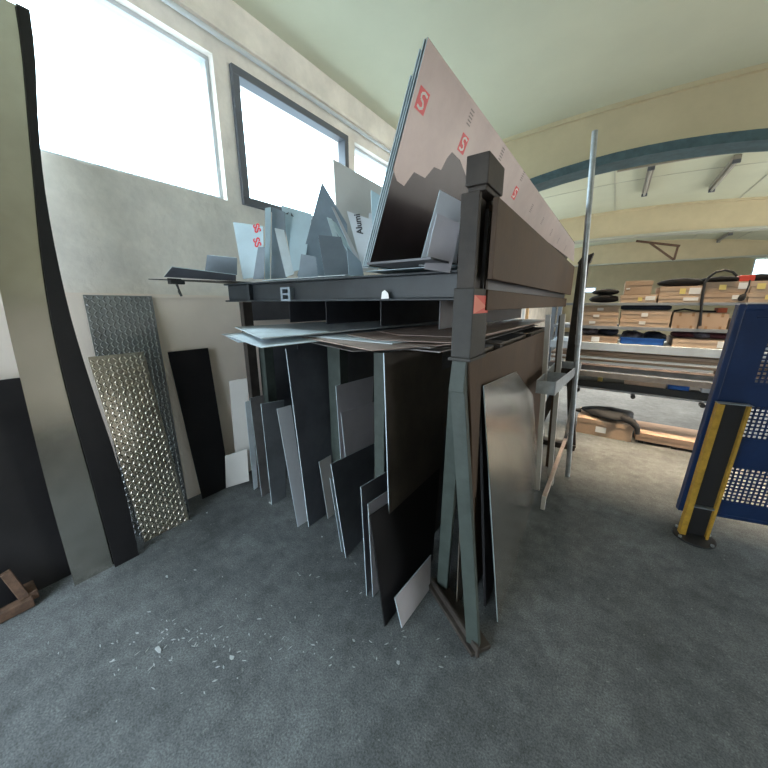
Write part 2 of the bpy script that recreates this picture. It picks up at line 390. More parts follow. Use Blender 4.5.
# socket plate and stuck paper on the front beam
sp = MB(); y = RY0 - .002
c0, c1 = PY(281, 301, y), PY(289.5, 287, y)
w, h = c1.x - c0.x, c1.z - c0.z
for (u0, u1, v0, v1) in ((0, 1, 0, .14), (0, 1, .43, .57), (0, 1, .86, 1), (0, .2, .14, .43), (.8, 1, .14, .43), (0, .2, .57, .86), (.8, 1, .57, .86)):
    sp.box((c0.x + u0 * w, y, c0.z + v0 * h), (c0.x + u1 * w, y + .03, c0.z + v1 * h))
part('socket_plate', sp, 'steel_slate', bevel=0, label='small grey plate with two square openings')
ps = MB(); pts = [PY(px, py, RY0 - .0005) for px, py in ((381, 299), (389, 298.5), (388, 293), (384.5, 290), (382, 292))]
ps.hexa([p for p in pts], [p + V((0, .002, 0)) for p in pts]); part('paper_sticker', ps, 'paper', bevel=0, label='torn white paper sticker')
# uprights of the front bays
def upright(px, y, w, d, top, m='rackgreen', lean=0.0):
    p = PY(px[0], px[1], y); x = p.x
    part('upright', MB().box((x - w / 2, y, 0), (x + w / 2, y + d, top)), m)
    return x
ux0 = upright((243.5, 330), 1.50, .05, .08, 1.615, 'rackpaint')
ux1 = upright((267.5, 420), 1.62, .075, .09, 1.325, 'rackgreen')
ux2 = upright((335, 400), 1.70, .12, .09, 1.325, 'rackgreen')
ux3 = upright((379, 420), 1.52, .075, .09, 1.325, 'rackgreen')
for x in (ux1, ux2, ux3, -2.2):
    part('upright', MB().box((x - .04, RY1 - .09, 0), (x + .04, RY1 - .01, 1.615)), 'rackpaint')
# mid-level arms that carry the flat pile
ARM = 1.385
for y in (1.80, 2.6, 3.4):
    part('mid_arm', MB().box((RX0, y, ARM - .06), (-.48, y + .05, ARM)), 'rackpaint')
# dividing plates; those below the pile and rightmost are added to darken the bays
for px, m in ((253, 'divider_steel'), (290, 'divider_steel'), (326.5, 'divider_steel'), (381, 'steel_dark'), (440, 'steel_dark')):
    p = PY(px, 315, 1.80)
    part('divider_shade_plate', MB().box((p.x - .006, 1.80, 1.452), (p.x, 3.9, 1.645)), m, bevel=0)
    part('divider_shade_plate', MB().box((p.x - .006, 1.86, 0.0), (p.x, 3.9, 1.32)), 'steel_dark', bevel=0)
# side beam on the right: wide brown face above a recessed channel
part('side_panel', MB().box((-.405, 1.26, 1.69), (-.385, 3.92, 1.965)), 'rackbrown')
part('side_channel', MB().box((-.47, 1.33, 1.575), (-.42, 3.95, 1.655)), 'rackbrown')
part('side_web', MB().box((-.46, 1.33, 1.655), (-.44, 3.92, 1.95)), 'steel_dark')
part('side_panel_top', MB().box((-.44, 1.33, 1.94), (-.405, 3.92, 1.96)), 'rackbrown', bevel=0)

# near right post: cap, channel upright, sleeve box, neck, splayed A legs, foot bar
cap = MB(); cap.box((-.485, 1.195, 1.995), (-.405, 1.375, 2.09)); cap.box((-.478, 1.205, 1.978), (-.412, 1.365, 1.995))
part('post_cap', cap, 'rackpaint', bevel=.004)
u = MB(); u.box((-.500, 1.20, 1.655), (-.432, 1.225, 1.978)); u.box((-.500, 1.225, 1.655), (-.452, 1.335, 1.978)); u.box((-.500, 1.335, 1.655), (-.432, 1.36, 1.978))
part('post_upright', u, 'rackpaint')
part('post_sleeve', MB().box((-.508, 1.195, 1.395), (-.428, 1.37, 1.658)), 'rackgrey', bevel=.004)
part('weld_plate', MB().box((-.516, 1.188, 1.383), (-.422, 1.376, 1.397)), 'rackgrey', bevel=.003)
part('post_neck', MB().hexa([(-.51, 1.195, 1.255), (-.445, 1.195, 1.255), (-.445, 1.34, 1.255), (-.51, 1.34, 1.255)], [(-.50, 1.195, 1.384), (-.442, 1.195, 1.384), (-.442, 1.34, 1.384), (-.50, 1.34, 1.384)]), 'rackgreen')
def legbar(name, p, q, w, d, m, up=(0, 1, 0)): part(name, MB().bar(p, q, w, d, up), m)
legbar('leg', (-.475, 1.215, 1.27), (-.335, 1.235, .03), .062, .03, 'rackgreen')
legbar('leg', (-.488, 1.235, 1.27), (-.595, 1.455, .03), .062, .03, 'rackgreen')
part('leg', MB().hexa([(-.44, 1.36, .70), (-.425, 1.36, .70), (-.425, 1.40, .70), (-.44, 1.40, .70)], [(-.45, 1.21, 1.384), (-.435, 1.21, 1.384), (-.435, 1.37, 1.384), (-.45, 1.37, 1.384)]), 'rackbrown')
legbar('foot_bar', (-.295, 1.23, .012), (-.66, 1.475, .012), .11, .024, 'rackpaint', (0, 0, 1))
legbar('foot_bar_rib', (-.30, 1.20, .03), (-.66, 1.44, .03), .014, .06, 'rackpaint', (0, 0, 1))
# red sticker, half pale
a = V((-.4245, 1.175, 1.60)); 
part('red_sticker', MB().box((-.4278, 1.20, 1.565), (-.4265, 1.365, 1.632)), 'red_sticker', bevel=0, label='red adhesive label on the post')
tri = MB(); tri.hexa([(-.4265, 1.20, 1.565), (-.4265, 1.34, 1.59), (-.4265, 1.20, 1.632)], [(-.426, 1.20, 1.565), (-.426, 1.34, 1.59), (-.426, 1.20, 1.632)])
part('red_sticker', tri, 'red_sticker_pale', bevel=0, label='paler folded corner of the label')
# far right post with pointed plates
fpx = -.30
part('post_upright', MB().box((-.36, 3.97, .95), (-.27, 4.06, 2.0)), 'rackpaint')
part('post_cap', MB().hexa([(-.37, 3.96, 2.0), (-.26, 3.96, 2.0), (-.26, 4.07, 2.0), (-.37, 4.07, 2.0)], [(-.34, 3.96, 2.05), (-.24, 3.96, 2.09), (-.24, 4.07, 2.09), (-.34, 4.07, 2.05)]), 'rackpaint')
legbar('leg', (-.31, 4.02, .97), (-.18, 4.02, .02), .075, .06, 'rackpaint')
legbar('leg', (-.33, 4.02, .97), (-.60, 4.02, .02), .075, .06, 'rackpaint')
legbar('foot_bar', (-.15, 4.02, .03), (-.66, 4.02, .03), .12, .06, 'rackpaint', (0, 0, 1))
# far left posts
part('post_upright', MB().box((-2.30, 3.95, 1.735), (-2.22, 4.03, 2.1)), 'rackpaint')

# ------------------------------------------------------------------ flat pile on the mid arms
PG = 'flat sheets piled on the middle arms of the rack'
pile = [
    ([(-2.10, 1.36), (-.62, 1.34), (-.62, 3.7), (-2.1, 3.7)], 'sheet_dim', 'dark flat sheet at the very bottom of the flat pile'),
    ([(-1.55, 1.30), (-.93, 1.10), (-.60, 1.50), (-.60, 3.5), (-1.55, 3.5)], 'sheet_dim', 'dull flat sheet whose corner hangs lowest in the flat pile'),
    ([(-2.18, 1.20), (-1.62, .98), (-1.50, 2.9), (-2.1, 3.1)], 'sheet_grey', 'pale short sheet jutting out low at the left end of the flat pile'),
    ([(-2.10, 1.34), (-.66, 1.32), (-.62, 3.8), (-2.12, 3.8)], 'sheet_dim', 'dark grey sheet in the lower middle of the flat pile'),
    ([(-1.95, 1.10), (-1.25, .86), (-1.12, 3.0), (-1.9, 3.2)], 'sheet_grey', 'bluish pointed sheet second from the left tip of the flat pile'),
    ([(-1.42, 1.24), (-.77, 1.03), (-.59, 1.42), (-.59, 3.6), (-1.36, 3.5)], 'sheet_rust', 'brownish sheet with a corner pointing out below the front beam'),
    ([(-2.0, 1.30), (-.80, 1.22), (-.70, 3.5), (-2.0, 3.6)], 'sheet_grey', 'thin grey sheet in the middle of the flat pile'),
    ([(-1.22, 1.40), (-.92, 1.26), (-.57, 1.36), (-.56, 3.7), (-1.2, 3.7)], 'sheet_rust', 'reddish brown sheet high in the flat pile by the post'),
    ([(-1.15, 1.62), (-.95, 1.50), (-.56, 1.58), (-.55, 3.9), (-1.1, 3.9)], 'sheet_rust', 'pinkish brown sheet on top of the flat pile beside the post'),
    ([(-2.14, 1.28), (-1.33, .92), (-1.17, 3.3), (-2.1, 3.5)], 'sheet_grey', 'light blue-grey sheet on the very top of the flat pile, pointing at the wall'),
]
z = ARM + .001
for k, (poly, m, lab) in enumerate(pile):
    t = 0.003 if k % 3 else 0.005
    q = [V((x, y, z)) for x, y in poly]
    tag(MB().hexa(q, [p + V((0, 0, t)) for p in q]).build('metal_sheet', m), lab, 'metal sheet', PG)
    z += t + 0.0025

# ------------------------------------------------------------------ sheets standing on the floor in the rack bays
FG = 'metal sheets standing on the floor in the rack bays'
A = 'floor'
L = [
 # px: front-bottom, rear-bottom, rear-top, front-top
 ([(392, 600), (443, 520), (456, 341), (384, 353)], 0, .004, 'steel_brown', 'tall brown-black steel sheet in the bay nearest the post'),
 ([(396, 590), (440, 520), (452, 424), (391, 446)], 2, .004, 'steel_dark', 'dark grey sheet put in for the lighter reflection on the tall brown-black sheet'),  # reflection band low on the tall sheet, built as a separate plate
 ([(367, 596), (384, 565), (388, 471), (361, 487)], 3, .003, 'steel_dark', 'pale-edged dark offcut standing just left of the black sheet'),
 ([(373, 597), (392, 575), (392, 488), (368, 504)], 5, .003, 'film_lilac', 'small light offcut tucked behind the black sheet'),
 ([(385, 627), (432, 566), (440, 468), (370, 516)], 0, .005, 'steel_black', 'matt black sheet at the front of the bay nearest the post'),
 ([(402, 628), (430, 592), (431, 555), (395, 598)], 2, .004, 'film_lilac', 'small pale grey sheet on the floor in front of the black sheet'),
 ([(346, 558), (372, 528), (375, 443), (331, 464)], 0, .004, 'steel_dark', 'dark blue-grey sheet in the middle bay with a thin bright edge'),
 ([(342, 552), (362, 530), (352, 480), (330, 478)], 0, .003, 'edge_blue', 'bright-edged sheet just behind the dark blue-grey one in the middle bay'),
 ([(354, 540), (374, 515), (374, 402), (341, 413)], 0, .003, 'film_lilac', 'front one of two pale lilac sheets in the middle bay'),
 ([(346, 534), (366, 510), (374, 376), (336, 386)], 0, .003, 'film_lilac', 'taller rear one of two pale lilac sheets in the middle bay'),
 ([(328, 519), (334, 514), (331, 455), (319, 462)], 0, .003, 'film_beige', 'narrow dull grey strip between the two middle uprights'),
 ([(309, 527), (337, 520), (331, 349), (286, 349)], 0, .006, 'steel_dark', 'tall dark sheet with a bright left edge, on the left of the rack'),
 ([(298, 527), (308, 521), (291, 405), (277, 409)], 4, .004, 'film_white', 'narrow white plank-like sheet beside the tall dark sheet'),
 ([(272, 505), (286, 500), (284, 400), (261, 404)], 0, .004, 'steel_mid', 'grey sheet near the wall side of the rack, behind the white plank'),
 ([(262, 497), (270, 492), (264, 395), (250, 398)], 0, .003, 'sheet_dim', 'brownish narrow sheet at the wall end of the rack'),
 ([(254, 490), (258, 487), (252, 400), (245, 402)], 0, .003, 'sheet_grey', 'slim bluish sheet at the wall end of the rack'),
]
for pxs, yw, t, m, lab in L: sheet('metal_sheet', pxs, A, yw, t, m, lab, FG)
# two small pale plates by the wall
sheet('metal_sheet', [(235, 452), (249, 450), (248, 378), (229, 381)], 1.42, 40, .003, 'film_beige', 'upper small whitish plate by the wall beside the black sheet', FG)
sheet('metal_sheet', [(226, 488), (249, 481), (247, 449), (225, 456)], A, 50, .003, 'film_beige', 'small whitish plate on the floor by the wall beside the black sheet', FG)

# sheets leaning on the outer (right) side
SG = 'sheets leaning on the right side of the rack'
sheet('metal_sheet', [(486, 607), (540, 513), (531, 365), (481, 386)], A, -3, .010, 'steel_black', 'thick black sheet standing in for the dark gap beside the mirror-like sheet', SG)  # shaded gap between leg and mirror-like sheet, built as a black sheet
mir = sheet('metal_sheet', [(498, 622), (541, 515), (531, 365), (484, 386)], A, -3, .004, 'alu', 'mirror-like aluminium sheet leaning on the right side of the rack', SG)
tag(MB().slab([V((-.445, 1.55, 0.0)), V((-.445, 3.3, 0.0)), V((-.475, 3.3, 1.37)), V((-.475, 1.40, 1.37))], .006, away=V((5, 1, 1))).build('metal_sheet', 'rackbrown'), 'large brown steel sheet upright behind the mirror-like sheet', 'metal sheet', SG)
tag(MB().slab([V((-.485, 1.40, 0.0)), V((-.485, 3.7, 0.0)), V((-.512, 3.7, 1.382)), V((-.512, 1.40, 1.382))], .006, away=V((5, 1, 1))).build('metal_sheet', 'steel_brown'), 'dark brown sheet edge showing just above the large brown sheet', 'metal sheet', SG)

# ------------------------------------------------------------------ sheets on the top deck
TG = 'offcuts standing on top of the rack'
T = [
 ([(243, 279), (264, 276), (263, 226), (233, 222)], 1.42, 62, .003, 'film_blue', 'pale blue film-covered sheet with red print at the wall end of the rack top'),
 ([(253, 279), (264, 279), (265, 247), (258, 247)], 1.38, 50, .003, 'steel_slate', 'small dark slate offcut in front of the red-printed sheet'),
 ([(265, 279), (270, 279), (271, 207), (265, 208)], 1.46, 35, .003, 'film_blue', 'pale narrow upright strip right of the red-printed sheet'),
 ([(271, 279), (287, 278), (285, 212), (272, 207)], 1.52, 40, .003, 'steel_slate', 'slate grey tall strip right of the pale narrow strip'),
 ([(286, 277), (294, 274), (284, 230), (274.5, 228)], 1.40, 35, .003, 'sheet_grey', 'leaning light grey strip at the wall end of the rack top'),
 ([(293, 272), (304, 268), (312, 214), (281, 205)], 1.62, 48, .003, 'film_blue', 'large light blue sheet with two cut-outs on the rack top'),
 ([(297, 276), (350, 276), (347, 224), (322, 182)], 1.70, 40, .003, 'steel_slate', 'tall pointed slate sheet on the rack top'),
 ([(298, 278), (318, 277), (316, 257), (301, 254)], 1.42, 50, .003, 'steel_slate', 'low square slate offcut in front of the pointed slate sheet'),
 ([(325, 277), (352, 276), (341, 237), (318, 235)], 1.42, 42, .003, 'steel_bluish', 'dark grey leaning sheet in the middle of the rack top'),
 ([(349, 276), (364, 276), (361, 262), (347, 247)], 1.42, 30, .003, 'steel_slate', 'small dark corner offcut right of the dark grey leaning sheet'),
 ([(345, 276), (350, 275), (332, 219), (327, 217)], 1.55, 30, .003, 'edge_blue', 'thin bright strip leaning behind the dark grey sheet'),
 ([(361, 272), (364, 268), (338, 215), (321, 183)], 1.78, 20, .003, 'film_lilac', 'lilac-edged sheet leaning against the pointed slate sheet'),
 ([(340, 272), (378, 272), (386, 189), (333, 159)], 2.05, 50, .003, 'film_beige', 'large beige sheet rising highest behind the other offcuts'),
 ([(362, 268), (368, 268), (372, 220), (347, 211)], 1.50, 48, .003, 'film_white', 'white sheet with slanting black lettering on the rack top'),
 ([(373, 240), (377, 240), (381, 196), (371, 190)], 1.80, 35, .003, 'film_blue', 'light blue corner of a sheet beside the big film-covered sheet'),
 ([(366, 262), (384, 262), (384, 215), (369, 213)], 1.95, 45, .003, 'film_white', 'plain white offcut behind the lettered sheet'),
 ([(360, 274), (363, 271), (336, 223), (329, 218)], 1.60, 25, .003, 'film_blue', 'slanting pale blue strip in front of the lettered sheet'),
]
for pxs, yy, yw, t, m, lab in T:
    sheet('metal_sheet', pxs, yy, yw, t, m, lab, TG)
def by_label(s): return next(o for o in COL.objects if s in (o.get('label') or ''))
def inplane(o, k0=0, kx=1, ky=3):
    q = QUADS[o.name]; return q, (q[kx] - q[k0]).normalized(), (q[ky] - q[k0]).normalized()
def printing(o, body, px, size, m, rot, off=.0012, name='printed_text', sx=1.0, bold=0.0):
    """lettering lying on the visible face of sheet o, its origin under pixel px, turned by rot degrees from the sheet's depth direction"""
    q = QUADS[o.name]; n = (q[1] - q[0]).cross(q[3] - q[0]).normalized()
    if n.dot(EYE - q[0]) < 0: n = -n
    ex = (q[1] - q[0]).normalized(); ey = n.cross(ex)
    c, s_ = math.cos(math.radians(rot)), math.sin(math.radians(rot))
    p = hit(px, q[0], n) + n * off
    return text(body, o, p, ex * c + ey * s_, ey * c - ex * s_, size, m, name, sx, bold)
o = by_label('with red print')
printing(o, 'SS', (253, 239), .066, 'red_print', -80, name='printed_mark', bold=.002)
printing(o, 'SS', (253, 225), .062, 'red_print', -80, name='printed_mark', bold=.002)
o = by_label('slanting black lettering')
printing(o, 'Alumi', (363, 234), .047, 'ink', 98, bold=.0015)
o = by_label('two cut-outs')
q = QUADS[o.name]; n = (q[1] - q[0]).cross(q[3] - q[0]).normalized(); n = n if n.dot(EYE - q[0]) > 0 else -n
for tripx in (((285, 214), (289, 212), (288, 214.5)), ((291, 212.5), (294, 217), (291, 216))):
    v = [hit(p_, q[0], n) + n * .0008 for p_ in tripx]
    MB().hexa(v, [p_ - n * .0006 for p_ in v]).build('cut_out', 'steel_dark', o)

# flat scraps lying on the deck front
for k, (pxa, pxb, y, dd, zz, m, lab) in enumerate([
    ((366, 276), (455, 276), 1.33, .45, .012, 'film_blue', 'flat pale sheet lying on the deck under the big film-covered sheets'),
    ((262, 281), (345, 281), 1.315, .5, .0, 'sheet_grey', 'flat light grey sheet lying on the deck below the offcuts'),
]):
    a, b = PY(*pxa, y), PY(*pxb, y); z = DECK + .007 + zz
    tag(MB().box((a.x, y, z), (b.x, y + dd, z + .003)).build('metal_sheet', m), lab, 'metal sheet', TG)
# big film-covered sheets leaning to the right
BG = 'big sheets leaning on top of the rack'
def big(front_bottom, front_top, rear_top, rear_bottom, t, m, lab):
    q = [front_bottom, rear_bottom, rear_top, front_top]
    # make planar: project rear points on the plane of the first three
    n = (q[1] - q[0]).cross(q[3] - q[0]).normalized()
    q[2] = q[2] - n * (q[2] - q[0]).dot(n)
    o = tag(MB().slab(q, t).build('metal_sheet', m), lab, 'metal sheet', BG); bare_edges(o); QUADS[o.name] = q
    return o
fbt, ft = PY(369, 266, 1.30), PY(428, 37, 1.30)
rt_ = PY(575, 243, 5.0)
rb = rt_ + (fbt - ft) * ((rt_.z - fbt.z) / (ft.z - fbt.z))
main = big(fbt, ft, rt_, rb, .003, 'dark_reflection', 'big pinkish film-covered sheet with red and grey print leaning on the rack top')
sh = V((-.012, 0, .002))
for k, (dx, m, lab) in enumerate([(-.012, 'edge_blue', 'bright-edged big sheet directly behind the pinkish film-covered one'), (-.024, 'edge_blue', 'middle bright-edged big sheet behind the pinkish film-covered one'), (-.036, 'edge_blue', 'rearmost bright-edged big sheet of the leaning pack')]):
    d = V((dx, 0.0, 0)); cut = [0, .03, .12][k]
    f2 = ft + (fbt - ft) * cut; r2 = rt_ + (rb - rt_) * cut
    big(fbt + d, f2 + d, r2 + d, rb + d, .004, m, lab)
# prints along the film: red emblem blocks with a pale curve, plus small dark lettering
q = QUADS[main.name]; nm = (q[1] - q[0]).cross(q[3] - q[0]).normalized(); nm = nm if nm.dot(EYE - q[0]) > 0 else -nm
ex = (q[2] - q[3]).normalized(); ey = nm.cross(ex); ey = ey if ey.z > 0 else -ey
film_px = [(393, 170), (411, 102), (428, 37.5), (500, 137), (574.5, 243), (574, 262), (540, 236), (500, 212), (470, 196), (466, 176), (460, 160), (452, 152), (447, 158), (441, 170), (434, 167), (425, 178), (414, 172), (404, 186), (397, 181)]  # lower outline follows the dark reflection painted on the sheet beneath
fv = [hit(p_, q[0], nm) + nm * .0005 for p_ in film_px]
fo = MB().hexa(fv, [p_ - nm * .0004 for p_ in fv]).build('film_above_reflection', 'film_satin', main); fo['label'] = 'pinkish printed film, cut along the edge of the painted dark reflection'
def emblem(px, s):
    c = hit(px, q[0], nm) + nm * .0010
    bl = MB(); pts = [c + ex * (a * s) + ey * (b * s) for a, b in ((-.5, -.5), (.45, -.5), (.5, .5), (-.45, .5))]
    bl.hexa(pts, [p_ - nm * .0005 for p_ in pts]); e = bl.build('printed_emblem', 'red_print', main)
    st = MB()
    arc = [(-.32, -.30), (-.05, -.36), (.20, -.24), (.10, -.02), (-.15, .05), (-.20, .25), (.05, .36), (.35, .30)]
    for (a, b), (a2, b2) in zip(arc, arc[1:]):
        st.bar(c + ex * (a * s) + ey * (b * s) + nm * .0004, c + ex * (a2 * s) + ey * (b2 * s) + nm * .0004, s * .12, .0004, nm)
    st.build('printed_emblem_curve', 'film_pale', e)
for px, s in (((422, 101), .075), ((463, 144), .075), ((515, 193), .075)): emblem(px, s)
for px, b, sz in (((469, 128), 'inox', .055), ((500, 162), 'inox', .055), ((521, 182), 'inox', .05), ((530, 213), 'SS inox', .05), ((541, 225), 'SS inox', .05), ((550, 236), 'SS inox', .05), ((557, 244), 'SS inox', .05), ((564, 251), 'SS inox', .05)):
    c = hit(px, q[0], nm) + nm * .0010
    text('lllll' if False else 'IIIII', main, c, ey, -ex, sz, 'ink_soft', 'printed_text', 1.0)
# two small bent offcuts by the post
OG = 'small offcuts beside the near post on the rack top'
sheet('metal_sheet', [(419, 266), (456, 268), (464, 203), (440, 190)], 1.24, 38, .002, 'film_white', 'taller pale offcut on the rack top just left of the near post', OG)
sheet('metal_sheet', [(424, 269), (450, 273), (461, 224), (437, 213)], 1.20, 38, .002, 'film_lilac', 'shorter grey offcut in front of the pale one by the near post', OG)
tag(MB().box((-.86, 1.12, DECK + .022), (-.57, 1.6, DECK + .030)).build('metal_sheet', 'steel_dark'), 'dark flat plate under the two small offcuts by the near post', 'metal sheet', OG)

# sheets sticking out towards the wall at the left end
WG = 'sheets sticking out of the rack top towards the wall'
def flat(pts, z, t, m, lab):
    q = [V((x, y, z)) for x, y in pts]
    return tag(MB().hexa(q, [p + V((0, 0, t)) for p in q]).build('metal_sheet', m), lab, 'metal sheet', WG)
flat([(-2.40, .90), (-2.16, 1.30), (-2.16, 2.6), (-2.40, 2.6)], DECK + .012, .005, 'steel_black', 'black sheet sticking out horizontally from the rack top towards the wall')
sheet('metal_sheet', [(164, 277), (236, 281), (236, 275), (172, 267)], .98, 35, .003, 'steel_dark', 'dark bent sheet lying on the black protruding sheet', WG)
sheet('metal_sheet', [(205, 271), (237, 275), (237, 258), (207, 255)], 1.28, 50, .003, 'steel_slate', 'dark blue-grey sheet standing at the wall end of the rack top', WG)
p = PY(166, 281, .98)
hk = empty('strap_hook', (-2.355, 1.03, DECK - .085))
tag(hk, 'black strap with a hook dangling under the protruding black sheet', 'strap')
a = G(162, 280, DECK + .010); a = V((-2.36, 1.02, DECK + .011))
MB().box((-2.345, .985, DECK - .012), (-2.305, 1.07, DECK + .0118)).box((-2.352, .985, DECK - .012), (-2.345, 1.07, DECK + .024)).build('buckle', 'black_rubber', hk, bevel=.004)
MB().tube([(-2.335, 1.03, DECK - .01), (-2.33, 1.035, DECK - .04), (-2.335, 1.04, DECK - .06), (-2.325, 1.045, DECK - .085)], [.008, .006, .009, .007]).build('strap', 'black_rubber', hk)

# ------------------------------------------------------------------ sheets along the left wall
LG = 'sheets leaning on the left wall'
def wall_lean(ya, yb, ya2, yb2, xfoot, xtop, ztop, t, m, name, lab, nseg=1, bow=0.0, cat='metal sheet', z0=0.0):
    mb = MB(); vs = []; 
    for k in range(nseg + 1):
        s = k / nseg; x = xfoot + (xtop - xfoot) * s + bow * math.sin(math.pi * s); z = z0 + (ztop - z0) * s
        a = ya + (ya2 - ya) * s; b = yb + (yb2 - yb) * s
        vs += [(x, a, z), (x, b, z), (x - t, b, z), (x - t, a, z)]
    fs = [[3, 2, 1, 0], [nseg * 4 + i for i in range(4)]]
    for k in range(nseg):
        for i in range(4): fs.append([k * 4 + i, k * 4 + (i + 1) % 4, k * 4 + 4 + (i + 1) % 4, k * 4 + 4 + i])
    mb.add(vs, fs, nseg > 1)
    return tag(mb.build(name, m), lab, cat, LG)
# long bent aluminium strip and its dark neighbour
def interp(tab, s_):
    for (a, va), (b, vb) in zip(tab, tab[1:]):
        if s_ <= b: return va + (vb - va) * (s_ - a) / (b - a)
    return tab[-1][1]
def bent_strip(left, right, xfoot, xtop, ztop, bow, t, m, lab, nseg=24):
    mb = MB(); vs = []
    def sm(tab, s_): return sum(interp(tab, min(1, max(0, s_ + d))) for d in (-.08, -.04, 0, .04, .08)) / 5
    for k in range(nseg + 1):
        s_ = k / nseg; x = xfoot + (xtop - xfoot) * s_ + bow * math.sin(math.pi * s_); z = ztop * s_
        a, b = sm(left, s_), sm(right, s_)
        vs += [(x, a, z), (x, b, z), (x - t, b, z), (x - t, a, z)]
    fs = [[3, 2, 1, 0], [nseg * 4 + i for i in range(4)]]
    for k in range(nseg):
        for i in range(4): fs.append([k * 4 + i, k * 4 + (i + 1) % 4, k * 4 + 4 + (i + 1) % 4, k * 4 + 4 + i])
    mb.add(vs, fs, True); o = mb.build('metal_strip', m)
    es = o.modifiers.new('edge_split', 'EDGE_SPLIT'); es.split_angle = math.radians(35)
    return tag(o, lab, 'metal sheet', LG)
bent_strip([(0, .25), (.22, .25), (.53, .28), (.85, .35), (1, .39)], [(0, .445), (.2, .44), (.4, .43), (.57, .455), (.84, .59), (1, .66)], -2.37, -2.66, 3.05, .05, .003, 'alu_bent', 'long shiny aluminium strip leaning on the wall at the left')
bent_strip([(0, .435), (.2, .43), (.4, .42), (.57, .445), (.84, .555), (1, .625)], [(0, .56), (.18, .57), (.43, .515), (.57, .51), (.77, .55), (.86, .605), (1, .675)], -2.345, -2.645, 3.05, .05, .006, 'steel_black', 'long dark strip leaning beside the shiny aluminium strip')
wall_lean(-.45, .31, -.45, .31, -2.50, -2.68, 1.20, .006, 'steel_black', 'metal_sheet', 'black sheet leaning on the wall left of the shiny strip')

def tread(ya, yb, xfoot, xtop, ztop, m, lab, sh=0.0):
    a0, a1 = V((xfoot, ya, 0)), V((xtop, ya + sh, ztop)); b0 = V((xfoot, yb, 0)); b1 = V((xtop, yb + sh, ztop))
    mb = MB(); n = (b0 - a0).cross(a1 - a0).normalized()
    if n.x < 0: n = -n
    mb.hexa([a0, b0, b1, a1], [p - n * .003 for p in (a0, b0, b1, a1)])
    e1 = (b0 - a0).normalized(); e2 = (a1 - a0).normalized(); w = (b0 - a0).length; h = (a1 - a0).length
    pitch = .030; r = 0; v = pitch * .6
    while v < h - .01:
        c = 0; u = pitch * .5
        while u < w - .01:
            sgn = 1 if (r + c) % 2 else -1
            d = (e1 * sgn + e2 * 1.1).normalized(); s = n.cross(d)
            o = a0 + e1 * u + e2 * v + (a1 - a0 - e2 * h) * 0
            L_, W_ = .0145, .0050
            mb.add([o + d * L_, o + s * W_, o - d * L_, o - s * W_, o + d * L_ * .45 + n * .0032, o - d * L_ * .45 + n * .0032],
                   [[0, 1, 4], [1, 2, 5, 4], [2, 3, 5], [3, 0, 4, 5]])
            u += pitch * .95; c += 1
        v += pitch * .8; r += 1
    return tag(mb.build('tread_plate', m), lab, 'tread plate', LG)
tread(.60, .975, -2.55, -2.725, 1.655, 'alu_tread_dull', 'taller dull chequer plate leaning on the wall behind the shiny one', .05)
tread(.63, .925, -2.45, -2.60, 1.285, 'alu_tread', 'shiny chequer plate with raised lozenges leaning on the wall', -.05)
wall_lean(1.12, 1.37, 1.06, 1.36, -2.64, -2.70, 1.25, .006, 'steel_black', 'metal_sheet', 'black rectangular sheet leaning on the wall near the rack')

# rusty frame corner at the lower left
rf = empty('rusty_frame', (-2.45, -.05, 0))
tag(rf, 'rusty iron frame on the floor at the lower left by the wall', 'iron frame')
MB().bar((-2.40, .09, .03), (-2.40, -.75, .03), .06, .05).build('floor_bar', 'rust_iron', rf, bevel=.003)
MB().bar((-2.40, .09, .05), (-2.52, .09, .05), .05, .05).build('side_bar', 'rust_iron', rf, bevel=.003)
MB().bar((-2.42, .065, .055), (-2.46, .03, .22), .05, .04, (0, 1, 0)).build('upright_bar', 'rust_iron', rf, bevel=.003)
MB().bar((-2.43, -.04, .055), (-2.455, -.09, .30), .04, .02, (0, 1, 0)).build('brace', 'galv', rf, bevel=.002)

# ------------------------------------------------------------------ profile stand and tall tube at the rack's far side
st = empty('profile_stand', (-.27, 3.0, 0))
tag(st, 'grey steel stand with a boxed ring holding upright profiles beside the rack', 'stand')
rg = MB(); rg.box((-.40, 2.56, .955), (-.275, 2.565, 1.055)); rg.box((-.40, 2.565, .955), (-.395, 3.60, 1.055))
rg.box((-.20, 3.595, .985), (-.395, 3.60, 1.055))
rg.hexa([(-.275, 2.56, .955), (-.270, 2.56, .955), (-.185, 3.6, .985), (-.19, 3.6, .985)], [(-.275, 2.56, 1.055), (-.270, 2.56, 1.055), (-.185, 3.6, 1.055), (-.19, 3.6, 1.055)])
rg.hexa([(-.395, 2.95, .955), (-.25, 2.95, .955), (-.25, 2.955, .955), (-.395, 2.955, .955)], [(-.395, 2.95, 1.055), (-.25, 2.95, 1.055), (-.25, 2.955, 1.055), (-.395, 2.955, 1.055)])
rg.build('ring', 'galv', st, bevel=.002)
MB().bar((-.255, 2.60, .10), (-.255, 4.1, .10), .03, .045).build('base_bar', 'sheet_rust', st, bevel=.002)
MB().bar((-.255, 2.61, .0), (-.255, 2.61, .12), .03, .03).build('leg', 'profile_white', st, bevel=.002)
MB().bar((-.255, 3.05, .0), (-.255, 3.05, .08), .03, .03).build('leg', 'profile_white', st, bevel=.002)
MB().bar((-.255, 4.05, .0), (-.255, 4.05, .08), .03, .03).build('leg', 'galv', st, bevel=.002)
MB().bar((-.255, 4.0, .12), (-.205, 3.56, .985), .03, .03, (0, 1, 0)).build('brace', 'galv', st, bevel=.002)
UG = 'upright profiles in the stand beside the rack'
